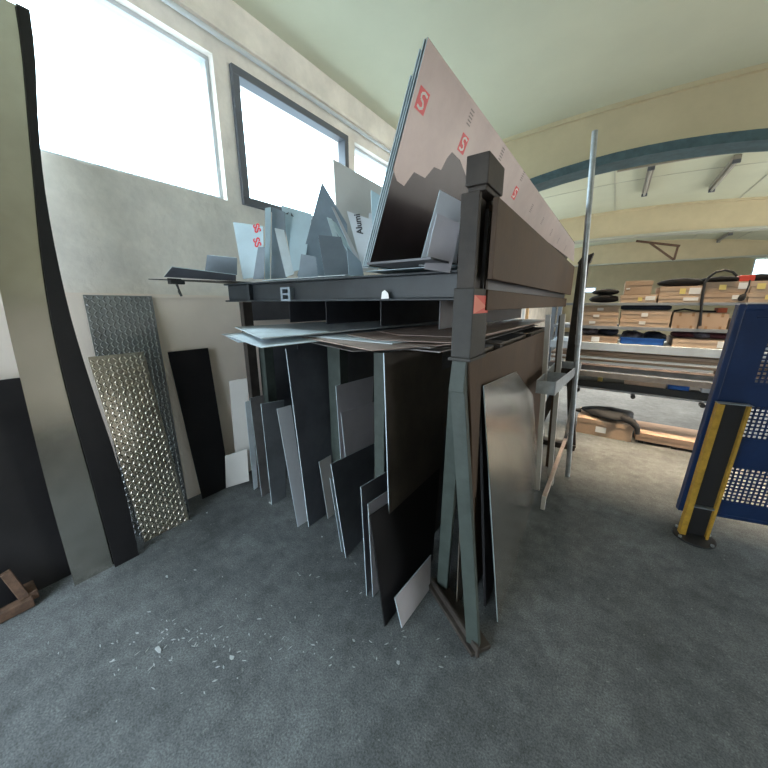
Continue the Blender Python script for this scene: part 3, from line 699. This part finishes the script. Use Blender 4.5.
for (xa, ya, xb, yb, zt, m, lab) in ((-.345, 2.88, -.42, 2.86, 1.52, 'profile_white', 'pale upright profile in the stand, the one nearer the mirror-like sheet'), (-.285, 3.15, -.345, 3.10, 1.52, 'profile_white', 'pale upright profile in the stand, the one nearer the tall galvanised tube'), (-.34, 3.40, -.385, 3.35, 1.50, 'rackbrown', 'dull brown upright profile between the two pale ones and the tall tube')):
    mb = MB(); mb.bar((xa, ya, 0.0), (xb, yb, zt), .034, .004, (0, 1, 0)); mb.bar((xa + .017, ya + .012, 0), (xb + .017, yb + .012, zt), .004, .026, (0, 1, 0))
    tag(mb.build('steel_profile', m), lab, 'steel profile', UG)
p, q2 = PY(574, 395, 3.3), PY(595, 131, 3.3)
d = (q2 - p); foot = p - d * ((p.z - .001) / d.z)
tp = empty('galvanised_tube', foot); tag(tp, 'tall galvanised tube standing in the stand and reaching towards the ceiling', 'tube')
MB().tube([foot, q2], .021, 16).build('tube', 'galv', tp)
MB().tube([foot + d * .60, foot + d * .64], .0245, 16).build('coupling', 'galv', tp)

# ------------------------------------------------------------------ shelving at the back
SY = 4.75
sh = empty('storage_shelving', (.5, SY + .3, 0)); tag(sh, 'long grey shelving with cardboard boxes behind the rack', 'shelving')
SX0, SX1 = -.62, 2.3
def zat(px, py, y=SY): return PY(px, py, y).z
ZT = 1.615; Z2 = 1.345; Z3 = 1.185
def board(z, m='shelf_steel', h=.035): return MB().box((SX0, SY - .02, z - h), (SX1, SY + .62, z)).build('shelf_board', m, sh, bevel=.003)
board(ZT, h=.03); board(Z2); 
for x in (SX0 - .04, SX1):
    for y in (SY, SY + .56): MB().box((x, y, 0), (x + .05, y + .06, 1.9)).build('upright', 'shelf_steel', sh, bevel=.003)
# pale beam, long boards, dark lower beams
zb = zat(620, 347); 
MB().box((SX0, SY - .06, 1.055), (SX1, SY - .01, 1.145)).box((SX0, SY - .01, 1.13), (SX1, SY + .62, 1.145)).build('shelf_board', 'beam_pale', sh, bevel=.003)
MB().box((SX0, SY - .03, .80), (SX1, SY + .62, .86)).build('shelf_board', 'sheet_dim', sh, bevel=.003)
MB().box((SX0, SY - .02, .585), (SX1, SY + .1, .665)).build('lower_beam', 'black_paint', sh, bevel=.003)
MB().box((SX0, SY + .10, .60), (SX1, SY + .62, .64)).build('shelf_board', 'black_paint', sh, bevel=.003)
MB().box((SX0, SY - .03, .562), (SX1, SY, .582)).build('lower_rail', 'shelf_steel', sh, bevel=.002)
for px, py in ((579, 381), (634, 391), (703, 404)):
    p = PY(px, py, SY - .05)
    MB().tube([(p.x, SY - .06, .535), (p.x, SY + .02, .535)], .024, 12).build('roller', 'black_rubber', sh)
    MB().box((p.x - .008, SY - .01, .53), (p.x + .008, SY + .0, .60)).build('roller_bracket', 'black_paint', sh)

def carton(x0, x1, z0, z1, m, lab, group, y=SY, d=.5, labels=(), tape=False, flaps=False, yaw=0):
    r = empty('cardboard_box', ((x0 + x1) / 2, y + d / 2, z0)); tag(r, lab, 'cardboard box', group)
    MB().box((x0, y, z0), (x1, y + d, z1)).build('body', m, r, bevel=.004)
    MB().box((x0 - .003, y - .003, z1 - min(.05, (z1 - z0) * .45)), (x1 + .003, y + d + .003, z1 + .002)).build('lid', m, r, bevel=.002) if not tape else None
    w, h = x1 - x0, z1 - z0
    for (u0, u1, v0, v1, mm) in labels:
        MB().box((x0 + u0 * w, y - .0045, z0 + v0 * h), (x0 + u1 * w, y - .003, z0 + v1 * h)).build('paper_label', mm, r)
    if tape:
        for u in (.22, .72):
            MB().box((x0 + u * w, y - .002, z1 - .25 * h), (x0 + (u + .1) * w, y, z1 + .001)).build('tape', 'tape', r)
            MB().box((x0 + u * w, y - .002, z0), (x0 + (u + .1) * w, y, z0 + .18 * h)).build('tape', 'tape', r)
    return r
def bx(pxa, pxb, pyt, pyb, y=SY):
    a, b = PY(pxa, (pyt + pyb) / 2, y), PY(pxb, (pyt + pyb) / 2, y); return a.x, b.x
CG = 'cardboard boxes on the shelving'
# top shelf
x0, x1 = bx(621, 657, 291, 300); carton(x0, x1, ZT, ZT + .083, 'cardboard_light', 'flat box with yellow and white labels, under the squarish box on the top shelf', CG, labels=((.5, .62, .2, .7, 'yellow_paper'), (.70, .97, .3, .85, 'paper')))
x0, x1 = bx(626, 653, 275, 290); carton(x0, x1, ZT + .086, ZT + .235, 'cardboard', 'squarish box standing topmost on the top shelf', CG, labels=((.05, .2, .4, .5, 'paper'),))
x0, x1 = bx(659, 701, 293, 300); carton(x0, x1, ZT, ZT + .065, 'cardboard_light', 'lower flat box under the dark folded bag on the top shelf', CG, labels=((.6, .95, .3, .8, 'paper'),))
carton(x0, x1, ZT + .068, ZT + .165, 'cardboard_light', 'upper flat box with yellow and white labels under the dark folded bag', CG, labels=((.48, .62, .2, .8, 'yellow_paper'), (.70, .97, .2, .85, 'paper')))
x0b, x1b = bx(703.5, 748, 291, 300); carton(x0b, x1b, ZT, ZT + .09, 'cardboard', 'lower box under the looped black cable on the top shelf', CG, labels=((.66, .96, .35, .8, 'paper'),))
carton(x0b, x1b, ZT + .093, ZT + .20, 'cardboard', 'upper box with a yellow note under the looped black cable', CG, labels=((.32, .48, .3, .75, 'yellow_paper'), (.74, .98, .35, .9, 'paper')))
x0c, x1c = bx(750, 800, 282, 300); carton(x0c, x1c, ZT, ZT + .09, 'cardboard_light', 'lower box at the end of the top shelf above the blue panel', CG, labels=((.35, .5, .3, .8, 'yellow_paper'),))
carton(x0c, x1c, ZT + .093, ZT + .20, 'cardboard_light', 'upper box with a yellow note at the top shelf end above the blue panel', CG, labels=((.12, .3, .3, .8, 'yellow_paper'),))
# second shelf
x0, x1 = bx(571, 619, 310, 318)
hs = [.098, .088, .078]; z = Z2
nm_ = ['lowest flat box of the three-box stack on the second shelf', 'middle flat box of the three-box stack on the second shelf', 'topmost flat box of the three-box stack on the second shelf']
for k in range(3):
    zt = z + (ZT - .035 - Z2) / 3 - .003
    carton(x0, x1 - .004 * k, z, zt, 'cardboard_light', nm_[k], CG, labels=((.42 + .07 * k, .55 + .07 * k, .3, .7, 'paper'),)); z = zt + .003
x0, x1 = bx(620, 670, 312, 330)
carton(x0, x1, Z2, Z2 + .085, 'cardboard_light', 'lower one of the two long flat boxes on the second shelf', CG, labels=((.40, .53, .35, .75, 'paper'),))
carton(x0, x1, Z2 + .088, Z2 + .18, 'cardboard_light', 'upper one of the two long flat boxes on the second shelf', CG, labels=((.42, .55, .3, .75, 'paper'),))
x0, x1 = bx(672, 698, 312, 332); carton(x0, x1, Z2, Z2 + .17, 'cardboard', 'taped carton beside the two long flat boxes on the second shelf', CG, tape=True)
x0, x1 = bx(699.5, 728, 312, 332); carton(x0, x1, Z2, Z2 + .165, 'cardboard', 'taped carton on the second shelf next to the blue panel', CG, tape=True)
x0, x1 = bx(731, 775, 312, 332); carton(x0, x1, Z2, Z2 + .10, 'cardboard_light', 'box half hidden behind the top corner of the blue panel', CG)
# third level, on the pale beam
Z3 = 1.146
x0, x1 = bx(573, 618, 336, 343); carton(x0, x1, Z3, Z3 + .075, 'cardboard_dark', 'flat brown box below the three-box stack', CG, labels=((.42, .6, .1, .9, 'paper'),))
x0, x1 = bx(672, 729, 341, 350); carton(x0, x1, Z3, Z3 + .085, 'cardboard_light', 'long flat box with a white label on the pale beam shelf', CG, labels=((.80, .97, .1, .9, 'paper'),))
# blue crate
x0, x1 = bx(620, 664, 338, 346)
cr = empty('plastic_crate', ((x0 + x1) / 2, SY + .2, Z3)); tag(cr, 'low blue plastic crate on the pale beam shelf', 'crate')
mb = MB(); mb.box((x0, SY, Z3), (x1, SY + .4, Z3 + .006)); h = .075
mb.box((x0, SY, Z3), (x1, SY + .008, Z3 + h)); mb.box((x0, SY + .392, Z3), (x1, SY + .4, Z3 + h)); mb.box((x0, SY, Z3), (x0 + .008, SY + .4, Z3 + h)); mb.box((x1 - .008, SY, Z3), (x1, SY + .4, Z3 + h))
mb.build('tub', 'blue_plastic', cr, bevel=.002)
rm = MB(); rm.box((x0 - .008, SY - .008, Z3 + h - .012), (x1 + .008, SY, Z3 + h)); rm.build('rim', 'blue_plastic', cr)
def blob(name, c, r, m, lab, cat, seed, group=None, flat_=1.0, wob=.18, nu=14, nv=8):
    rnd = random.Random(seed); mb = MB(); vs = []; fs = []
    ph = [rnd.uniform(0, 6.28) for _ in range(6)]
    for j in range(nv + 1):
        th = math.pi * j / nv
        for i in range(nu):
            a = 2 * math.pi * i / nu
            k = 1 + wob * (math.sin(3 * a + ph[0]) * math.sin(2 * th + ph[1]) + .6 * math.sin(5 * a + ph[2]) * math.sin(4 * th + ph[3]))
            vs.append((c[0] + r[0] * k * math.sin(th) * math.cos(a), c[1] + r[1] * k * math.sin(th) * math.sin(a), c[2] + r[2] * (math.copysign(abs(math.cos(th)) ** .7, math.cos(th))) * (k if math.cos(th) > 0 else 1)))
    for j in range(nv):
        for i in range(nu): fs.append([j * nu + i, j * nu + (i + 1) % nu, (j + 1) * nu + (i + 1) % nu, (j + 1) * nu + i])
    mb.add(vs, fs, True); o = mb.build(name, m); tag(o, lab, cat, group); return o
KG = 'plastic bags of small parts on the shelving'
for k, (px, w, m, lab) in enumerate([(590, .10, 'clear_bag', 'crumpled clear bag on the flat brown box below the three-box stack'), (608, .11, 'dark_blue', 'dark bag right of the clear bag on the flat brown box')]):
    p = PY(px, 334, SY + .15); blob('plastic_bag', (p.x, SY + .15, Z3 + .077 + .045), (w, .12, .045), m, lab, 'bag', k + 3, KG)
for k, (px, w, m, lab) in enumerate([(632, .12, 'clear_bag', 'clear bag in the blue crate, nearer the rack'), (653, .11, 'dark_blue', 'dark bag in the blue crate, nearer the blue panel')]):
    p = PY(px, 336, SY + .2); blob('plastic_bag', (p.x, SY + .2, Z3 + .006 + .065), (w, .14, .065), m, lab, 'bag', k + 13, KG)
for k, (px, w, m, lab) in enumerate([(683, .11, 'maroon', 'maroon bag on the long flat box, nearer the crate'), (699, .10, 'clear_bag', 'clear bag on the long flat box between two maroon bags'), (716, .12, 'maroon', 'maroon bag on the long flat box, nearer the blue panel')]):
    p = PY(px, 336, SY + .2); blob('plastic_bag', (p.x, SY + .2, Z3 + .089 + .032), (w, .14, .032), m, lab, 'bag', k + 23, KG)
# long dark tube bag above the flat boxes, orange box and cables on cartons
p, q2 = PY(621, 306, SY + .12), PY(672, 306, SY + .12)
tag(MB().tube([(p.x, SY + .12, Z2 + .215), (p.x + .03, SY + .12, Z2 + .216), (q2.x - .03, SY + .12, Z2 + .216), (q2.x, SY + .12, Z2 + .215)], [.018, .028, .028, .018], 14).build('long_bag', 'dark_blue'), 'long thin dark bag lying on the two long flat boxes', 'bag')
x0, x1 = bx(720, 730, 303, 309)
tag(MB().box((x0, SY + .05, Z2 + .168), (x1, SY + .2, Z2 + .215)).build('small_box', 'orange_red', bevel=.004), 'small orange-red box on the taped carton next to the blue panel', 'box')
p = PY(672, 308, SY + .1)
tag(MB().tube([(p.x + .02, SY + .1, Z2 + .18), (p.x + .10, SY + .06, Z2 + .20), (p.x + .2, SY + .09, Z2 + .182), (p.x + .33, SY + .12, Z2 + .178), (p.x + .42, SY + .1, Z2 + .182)], .010, 8).build('cable', 'black_rubber'), 'black cable lying on the two taped cartons', 'cable')
# black things on the top shelf
p = PY(605, 293, SY + .2)
blob('coiled_bag', (p.x, SY + .2, ZT + .045), (.15, .2, .045), 'black_fabric', 'black bag folded at the left of the top shelf, underneath', 'bag', 31, 'black bags on the top shelf')
blob('coiled_bag', (p.x + .01, SY + .2, ZT + .125), (.13, .18, .035), 'black_fabric', 'black bag at the left of the top shelf, lying on another black bag', 'bag', 32, 'black bags on the top shelf')
p = PY(682, 280, SY + .15)
o = blob('folded_bag', (p.x, SY + .18, ZT + .166 + .045), (.19, .15, .045), 'black_fabric', 'dark folded bag on the boxes with yellow labels', 'bag', 33, 'black bags on the top shelf', wob=.12)
p = PY(724, 276, SY + .1)
o = blob('folded_bag', (p.x, SY + .18, ZT + .203 + .03), (.17, .15, .03), 'black_fabric', 'flat black bag under the looped cable on the top shelf', 'bag', 34, 'black bags on the top shelf', wob=.12)
p = PY(764, 276, SY + .1)
o = blob('folded_bag', (p.x, SY + .18, ZT + .203 + .035), (.17, .15, .035), 'black_fabric', 'black bag on the end box above the blue panel', 'bag', 35, 'black bags on the top shelf', wob=.12)
# looped cable hanging down the front
cp = [PY(px, py, SY - .03) for px, py in ((737, 276), (733, 272), (725, 270), (716, 272), (709, 277), (705, 283), (703, 292), (702, 300), (701, 312), (700, 326))]
tag(MB().tube(cp, .012, 8).build('cable', 'black_rubber'), 'thick black cable looping over the top shelf boxes and hanging down', 'cable')
cp = [PY(px, py, SY - .03) for px, py in ((750, 280), (749, 285), (747, 290), (745, 294))]
hb = empty('hand_brush', cp[-1]); tag(hb, 'small black brush hanging in front of the end boxes', 'brush')
MB().tube(cp, .007, 8).build('cord', 'black_rubber', hb)
MB().tube([cp[-1], cp[-1] + V((-.01, 0, -.02)), cp[-1] + V((-.02, 0, -.05)), cp[-1] + V((-.025, 0, -.065))], [.012, .028, .026, .012], 10).build('head', 'black_fabric', hb)
p = PY(746, 273, SY + .12)
tag(MB().box((p.x - .05, SY + .05, ZT + .203), (p.x + .06, SY + .2, ZT + .262)).build('small_box', 'red_sticker', bevel=.01), 'red packet on the top shelf between the two black bags', 'packet')
# boards between the pale beam and the dark shelf
BGp = 'boards stacked under the pale beam'
for k, (z0, z1, m, xa, xb, lab) in enumerate([
    (.862, .882, 'sheet_rust', -.60, 2.2, 'brown board at the bottom of the board stack'),
    (.884, .915, 'board_white', -.58, .95, 'whitish board second from the bottom of the board stack'),
    (.917, .945, 'cardboard', -.60, 1.6, 'brown cardboard sheet in the middle of the board stack'),
    (.947, .972, 'board_white', -.56, 1.2, 'white board above the middle of the board stack'),
    (.974, 1.000, 'cardboard_dark', -.60, 1.9, 'dark brown board near the top of the board stack'),
    (1.002, 1.030, 'cardboard_light', -.55, 1.4, 'light brown board topmost of the board stack')]):
    tag(MB().box((xa, SY - .04 + .012 * (k % 3), z0), (xb, SY + .55, z1)).build('flat_board', m), lab, 'board', BGp)
# bars on the lower dark shelf
BR = 'bars lying on the lowest dark shelf'
for k, (xa, xb, zz, m, lab) in enumerate([(.22, .60, .666, 'cardboard_light', 'tan bar lying on the lowest dark shelf'), (.62, .80, .666, 'blue_plastic', 'short blue bar on the lowest dark shelf'), (.90, 1.02, .666, 'film_white', 'short white bar on the lowest dark shelf next to the blue panel'), (-.32, -.27, .666, 'film_white', 'small white block on the lowest dark shelf by the stand'), (-.05, .0, .666, 'yellow_paper', 'small yellowish block on the lowest dark shelf')]):
    tag(MB().box((xa, SY, zz), (xb, SY + .09, zz + .05)).build('bar', m, bevel=.003), lab, 'bar', BR)
tag(MB().box((-.5, SY - .055, .725), (2.2, SY - .03, .79)).build('long_profile', 'sheet_dim', bevel=.003), 'long dull grey profile fixed along the front of the dark shelf', 'profile')
# floor boxes
a, b = G(577, 429), G(633, 437)
x0, x1 = a.x, G(632, 432).x
fy = 4.62
x0, x1 = PY(576, 428, fy).x, PY(632, 436, fy).x
carton(x0, x1, 0, .20, 'cardboard', 'cardboard box with a white label on the floor under the shelving', 'boxes on the floor under the shelving', y=fy, d=.5, labels=((.36, .55, .25, .62, 'paper'),))
jc = blob('jacket', ((x0 + x1) / 2 + .03, fy + .22, .255), (.27, .22, .052), 'black_fabric', 'black jacket draped on the cardboard box on the floor', 'jacket', 41, wob=.15, nu=24, nv=10)
sl_ = MB().tube([(x1 - .12, fy + .06, .27), (x1 - .02, fy, .25), (x1 + .035, fy - .015, .19), (x1 + .045, fy - .02, .12)], [.045, .04, .03, .022], 10); sl_.build('sleeve', 'black_fabric', jc)
MB().tube([(x0 + .02, fy + .08, .275), (x0 - .05, fy + .06, .27), (x0 - .08, fy + .06, .22)], [.03, .018, .012], 8).build('strap', 'black_fabric', jc)
fx0, fx1 = PY(637, 430, fy + .03).x, PY(715, 440, fy + .03).x
fc = carton(fx0, fx1, .03, .125, 'cardboard_dark', 'wide flat cardboard box lying on the floor right of the box with the jacket', 'boxes on the floor under the shelving', y=fy + .03, d=.5)
for xx in (fx0 + .03, (fx0 + fx1) / 2, fx1 - .08): MB().box((xx, fy + .05, 0), (xx + .05, fy + .5, .03)).build('runner', 'black_paint', fc)

# pale floor-standing panel stored behind, and a ladder seen through the rack
ld = empty('step_ladder', (-1.35, 6.6, 0)); 
pl, pr = PY(506, 320, 6.6), PY(527, 320, 6.6)
tag(ld, 'white step ladder seen through the gap in the rack', 'ladder')
for x in (pl.x + .02, pl.x + .28): MB().bar((x, 6.6, 0), (x, 6.75, 1.75), .05, .03, (0, 1, 0)).build('rail', 'profile_white', ld)
for z in (.3, .6, .9, 1.2, 1.5, 1.66): MB().box((pl.x + .02, 6.57 + .085 * z, z), (pl.x + .28, 6.65 + .085 * z, z + .03)).build('step', 'profile_white', ld)
for x in (pl.x + .05, pl.x + .25): MB().bar((x, 7.3, 0), (x, 6.78, 1.72), .04, .03, (0, 1, 0)).build('rear_leg', 'galv', ld)
wp = tag(MB().bar((pr.x + .0, 6.7, 0), (pr.x - .08, 6.9, 1.9), .05, .04, (0, 1, 0)).build('timber_post', 'wood_pale'), 'pale timber post beside the step ladder behind the rack', 'timber')

# ------------------------------------------------------------------ blue perforated panel and yellow post
bp_ = empty('perforated_panel', (.9, 2.98, 0)); tag(bp_, 'dark blue steel panel with perforated fields standing at the right edge', 'panel')
ang = math.radians(13); BO = V((.572, 2.90, 0)); BXD = V((math.cos(ang), math.sin(ang), 0)); BND = V((math.sin(ang), -math.cos(ang), 0))
ZB, ZTOP, BW = .165, 1.60, 1.15
def bpt(u, z, n=0.0): return BO + BXD * (u + .034 * (z - .165)) + V((0, 0, z)) + BND * n
def bbox(mb, u0, u1, z0, z1, n0, n1):
    a = [bpt(u0, z0, n0), bpt(u1, z0, n0), bpt(u1, z0, n1), bpt(u0, z0, n1)]; b = [bpt(u0, z1, n0), bpt(u1, z1, n0), bpt(u1, z1, n1), bpt(u0, z1, n1)]
    return mb.hexa(a, b)
fields = []
for (pa, pb) in (((757, 340), (753, 384)), ((749, 406), (740, 438)), ((728, 466), (716, 500))):
    h1, h2 = hit(pa, BO, BND), hit(pb, BO, BND)
    fields.append(((h1 - BO).dot(BXD), h2.z, h1.z))
u_l = min(f[0] for f in fields); u_l = max(u_l, .17)
zz = [ZB]; fl = sorted([(f[1], f[2]) for f in fields])
sheetm = MB()
bbox(sheetm, .03, u_l, ZB, ZTOP - .03, -.004, 0)
bbox(sheetm, BW - .08, BW, ZB, ZTOP - .03, -.004, 0)
lo = ZB
for z0, z1 in fl: bbox(sheetm, u_l, BW - .08, lo, z0, -.004, 0); lo = z1
bbox(sheetm, u_l, BW - .08, lo, ZTOP - .03, -.004, 0)
sheetm.build('face_sheet', 'blue_paint', bp_)
for z0, z1 in fl:
    pm = MB(); pit = .0255; wd = .0105
    u = u_l
    while u < BW - .08: bbox(pm, u, u + wd, z0, z1, -.003, -.001); u += pit
    z = z0
    while z < z1: bbox(pm, u_l, BW - .08, z, z + wd, -.0031, -.0009); z += pit
    pm.build('perforated_field', 'blue_paint', bp_)
fm = MB(); bbox(fm, 0, .035, ZB - .005, ZTOP, -.03, .014); bbox(fm, .035, BW, ZTOP - .035, ZTOP, -.03, .014); bbox(fm, .035, BW, ZB - .005, ZB + .02, -.03, .006)
bbox(fm, .10, BW, ZTOP - .085, ZTOP - .07, 0, .008)
fm.build('frame', 'blue_paint', bp_, bevel=.004)
for u in (.14, BW - .15):
    lg = MB(); bbox(lg, u, u + .04, 0, ZTOP - .1, -.07, -.03); lg.build('leg', 'blue_paint', bp_, bevel=.003)
    ft_ = MB(); bbox(ft_, u - .02, u + .06, 0, .03, -.16 if u < .5 else -.35, -.03); ft_.build('foot', 'blue_paint', bp_, bevel=.003)
# yellow and black channel post
yp = empty('channel_post', (.70, 2.76, 0)); tag(yp, 'yellow and black channel-section post bolted to the floor in front of the blue panel', 'post')
pa = math.radians(10)
YO = V((.603, 2.862, 0)); YX = V((math.cos(pa), math.sin(pa), 0)); YN = V((math.sin(pa), -math.cos(pa), 0))
def ybox(u0, u1, z0, z1, n0, n1):
    f_ = lambda u, z, n: YO + YX * (u + .030 * z) + YN * n + V((0, 0, z))
    return MB().hexa([f_(u0, z0, n0), f_(u1, z0, n0), f_(u1, z0, n1), f_(u0, z0, n1)], [f_(u0, z1, n0), f_(u1, z1, n0), f_(u1, z1, n1), f_(u0, z1, n1)])
ybox(.0, .138, .012, .985, -.012, -.006).build('web', 'black_paint', yp)
ybox(-.01, .0, .012, .985, -.012, .03).build('flange', 'yellow_paint', yp, bevel=.002)
ybox(.138, .147, .012, .985, -.012, .03).build('flange', 'yellow_paint', yp, bevel=.002)
ybox(-.01, .024, .012, .98, .03, .033).build('flange_lip', 'yellow_paint', yp, bevel=.001)
ybox(.131, .147, .012, .98, .03, .033).build('flange_lip', 'yellow_paint', yp, bevel=.001)
ybox(-.012, .150, .985, .990, -.014, .034).build('top_plate', 'shelf_steel', yp)
ybox(.0, .138, .235, .242, -.006, .028).build('cross_plate', 'galv', yp)
c = YO + YX * .075 + YN * .02
MB().tube([c, c + V((0, 0, .012))], .115, 28).build('base_plate', 'black_paint', yp)
for a in (0.6, 2.5, 3.8, 5.6):
    b_ = c + V((math.cos(a) * .105, math.sin(a) * .105, .012)); MB().tube([b_, b_ + V((0, 0, .012))], .010, 6).build('bolt', 'galv', yp)

# ------------------------------------------------------------------ small litter on the floor
DG = 'scraps of litter on the floor'
for k, (px, py, s, lab) in enumerate([
    (207, 513, .014, 'small white scrap on the floor near the black wall sheet'),
    (191, 521, .010, 'tiny white scrap at the foot of the chequer plate'),
    (167, 577, .016, 'pale scrap on the open floor at the left'),
    (398, 663, .020, 'curled white scrap at the front of the floor'),
    (354, 641, .014, 'white speck left of the curled scrap on the floor'),
    (158, 650, .022, 'thin pale sliver on the floor at the front left'),
    (322, 537, .010, 'white chip on the floor by the tall dark sheet'),
    (270, 503, .020, 'pale strip of offcut on the floor at the wall end of the rack'),
    (232, 658, .024, 'pale crumbled patch of scrap at the front left')]):
    c = G(px, py); rnd = random.Random(k); n = 6; s *= .62
    pts = [c + V((math.cos(6.283 * i / n) * s * rnd.uniform(.6, 1.2) * (2.0 if k in (5, 7) else 1), math.sin(6.283 * i / n) * s * rnd.uniform(.4, .8), 0)) for i in range(n)]
    tag(MB().hexa([p + V((0, 0, .0005)) for p in pts], [p + V((0, 0, .0035 + rnd.uniform(0, .004))) for p in pts]).build('paper_scrap', 'debris_white'), lab, 'scrap', DG)

rnd = random.Random(11); mb = MB()
for k in range(120):
    if k < 80: c = G(rnd.gauss(205, 55), rnd.gauss(645, 22))
    else: c = G(rnd.uniform(150, 470), rnd.uniform(560, 668))
    if c.z > .1: continue
    l, w_, a = rnd.uniform(.003, .013), rnd.uniform(.0012, .0035), rnd.uniform(0, 3.14)
    d = V((math.cos(a), math.sin(a), 0)); e = V((-d.y, d.x, 0))
    pts = [c + d * l, c + e * w_, c - d * l, c - e * w_]
    mb.hexa([p + V((0, 0, .0003)) for p in pts], [p + V((0, 0, rnd.uniform(.0015, .004))) for p in pts])
tag(mb.build('metal_shavings', 'debris_white'), 'fine pale metal shavings strewn over the floor in the front', 'shavings', kind='stuff')
# ------------------------------------------------------------------ light
w = bpy.data.worlds.new('sky'); S.world = w; w.use_nodes = True
bg = w.node_tree.nodes['Background']; bg.inputs['Color'].default_value = (0.70, 0.87, 1.0, 1); 
# overcast sky: brightest overhead, pale ground below the horizon
wn = w.node_tree.nodes; wl_ = w.node_tree.links
tc = wn.new('ShaderNodeTexCoord'); sx_ = wn.new('ShaderNodeSeparateXYZ'); wl_.new(tc.outputs['Generated'], sx_.inputs[0])
cl = wn.new('ShaderNodeMath'); cl.operation = 'MAXIMUM'; cl.inputs[1].default_value = 0.0; wl_.new(sx_.outputs['Z'], cl.inputs[0])
pw = wn.new('ShaderNodeMath'); pw.operation = 'POWER'; pw.inputs[1].default_value = 1.5; wl_.new(cl.outputs[0], pw.inputs[0])
ma = wn.new('ShaderNodeMath'); ma.operation = 'MULTIPLY_ADD'; ma.inputs[1].default_value = 34.0; ma.inputs[2].default_value = 3.0; wl_.new(pw.outputs[0], ma.inputs[0])
wl_.new(ma.outputs[0], bg.inputs['Strength'])
def area(name, loc, rot, sx, sy, power, col, portal=False):
    l = bpy.data.lights.new(name, 'AREA'); l.shape = 'RECTANGLE'; l.size = sx; l.size_y = sy; l.energy = power; l.color = col
    o = bpy.data.objects.new(name, l); COL.objects.link(o); o.location = loc; o.rotation_euler = rot
    if portal: l.cycles.is_portal = True
    return o
for a, b in wins:
    area('window_portal', (WX - .16, (a + b) / 2, (SILL + HEAD) / 2), (0, -math.pi / 2, 0), HEAD - SILL, b - a, 1, (1, 1, 1), True)
# added warm fill light in the made-up opening on the right
area('right_fill_light', (X1 + .1, 7.5, 1.5), (0, math.pi / 2, 0), 2.8, 8.8, 190, (1.0, 0.74, 0.46))
# added cool fill light in a made-up doorway behind the camera, window side
area('back_fill_light', (-1.575, Y0 - .1, 1.3), (math.pi / 2, 0, 0), 1.95, 2.6, 54, (0.84, 0.93, 1.0))
# added fill lights without fixtures, brightening the aisle behind the rack and the hall
def hall_fill_light(x, y, p_, spread=150, sx=.3, sy=1.2, col=(1.0, 0.88, 0.75)):
    o = area('hall_fill_light', (x, y, zc(x) - .22), (0, 0, 0), sx, sy, p_, col); o.data.spread = math.radians(spread); return o
WARM = (1.0, 0.76, 0.50)
hall_fill_light(0.5, 4.2, 30, 38, 1.6, .2, WARM); hall_fill_light(2.3, 4.05, 30, 38, 1.6, .2, WARM)
hall_fill_light(1.2, 8.3, 160); hall_fill_light(-.6, 7.6, 110, 120); hall_fill_light(2.4, 14.0, 260)

S.view_settings.view_transform = 'Standard'; S.view_settings.look = 'None'; S.view_settings.gamma = 1
S.view_settings.exposure = 0.22
S.cycles.use_denoising = True
S.cycles.max_bounces = 8
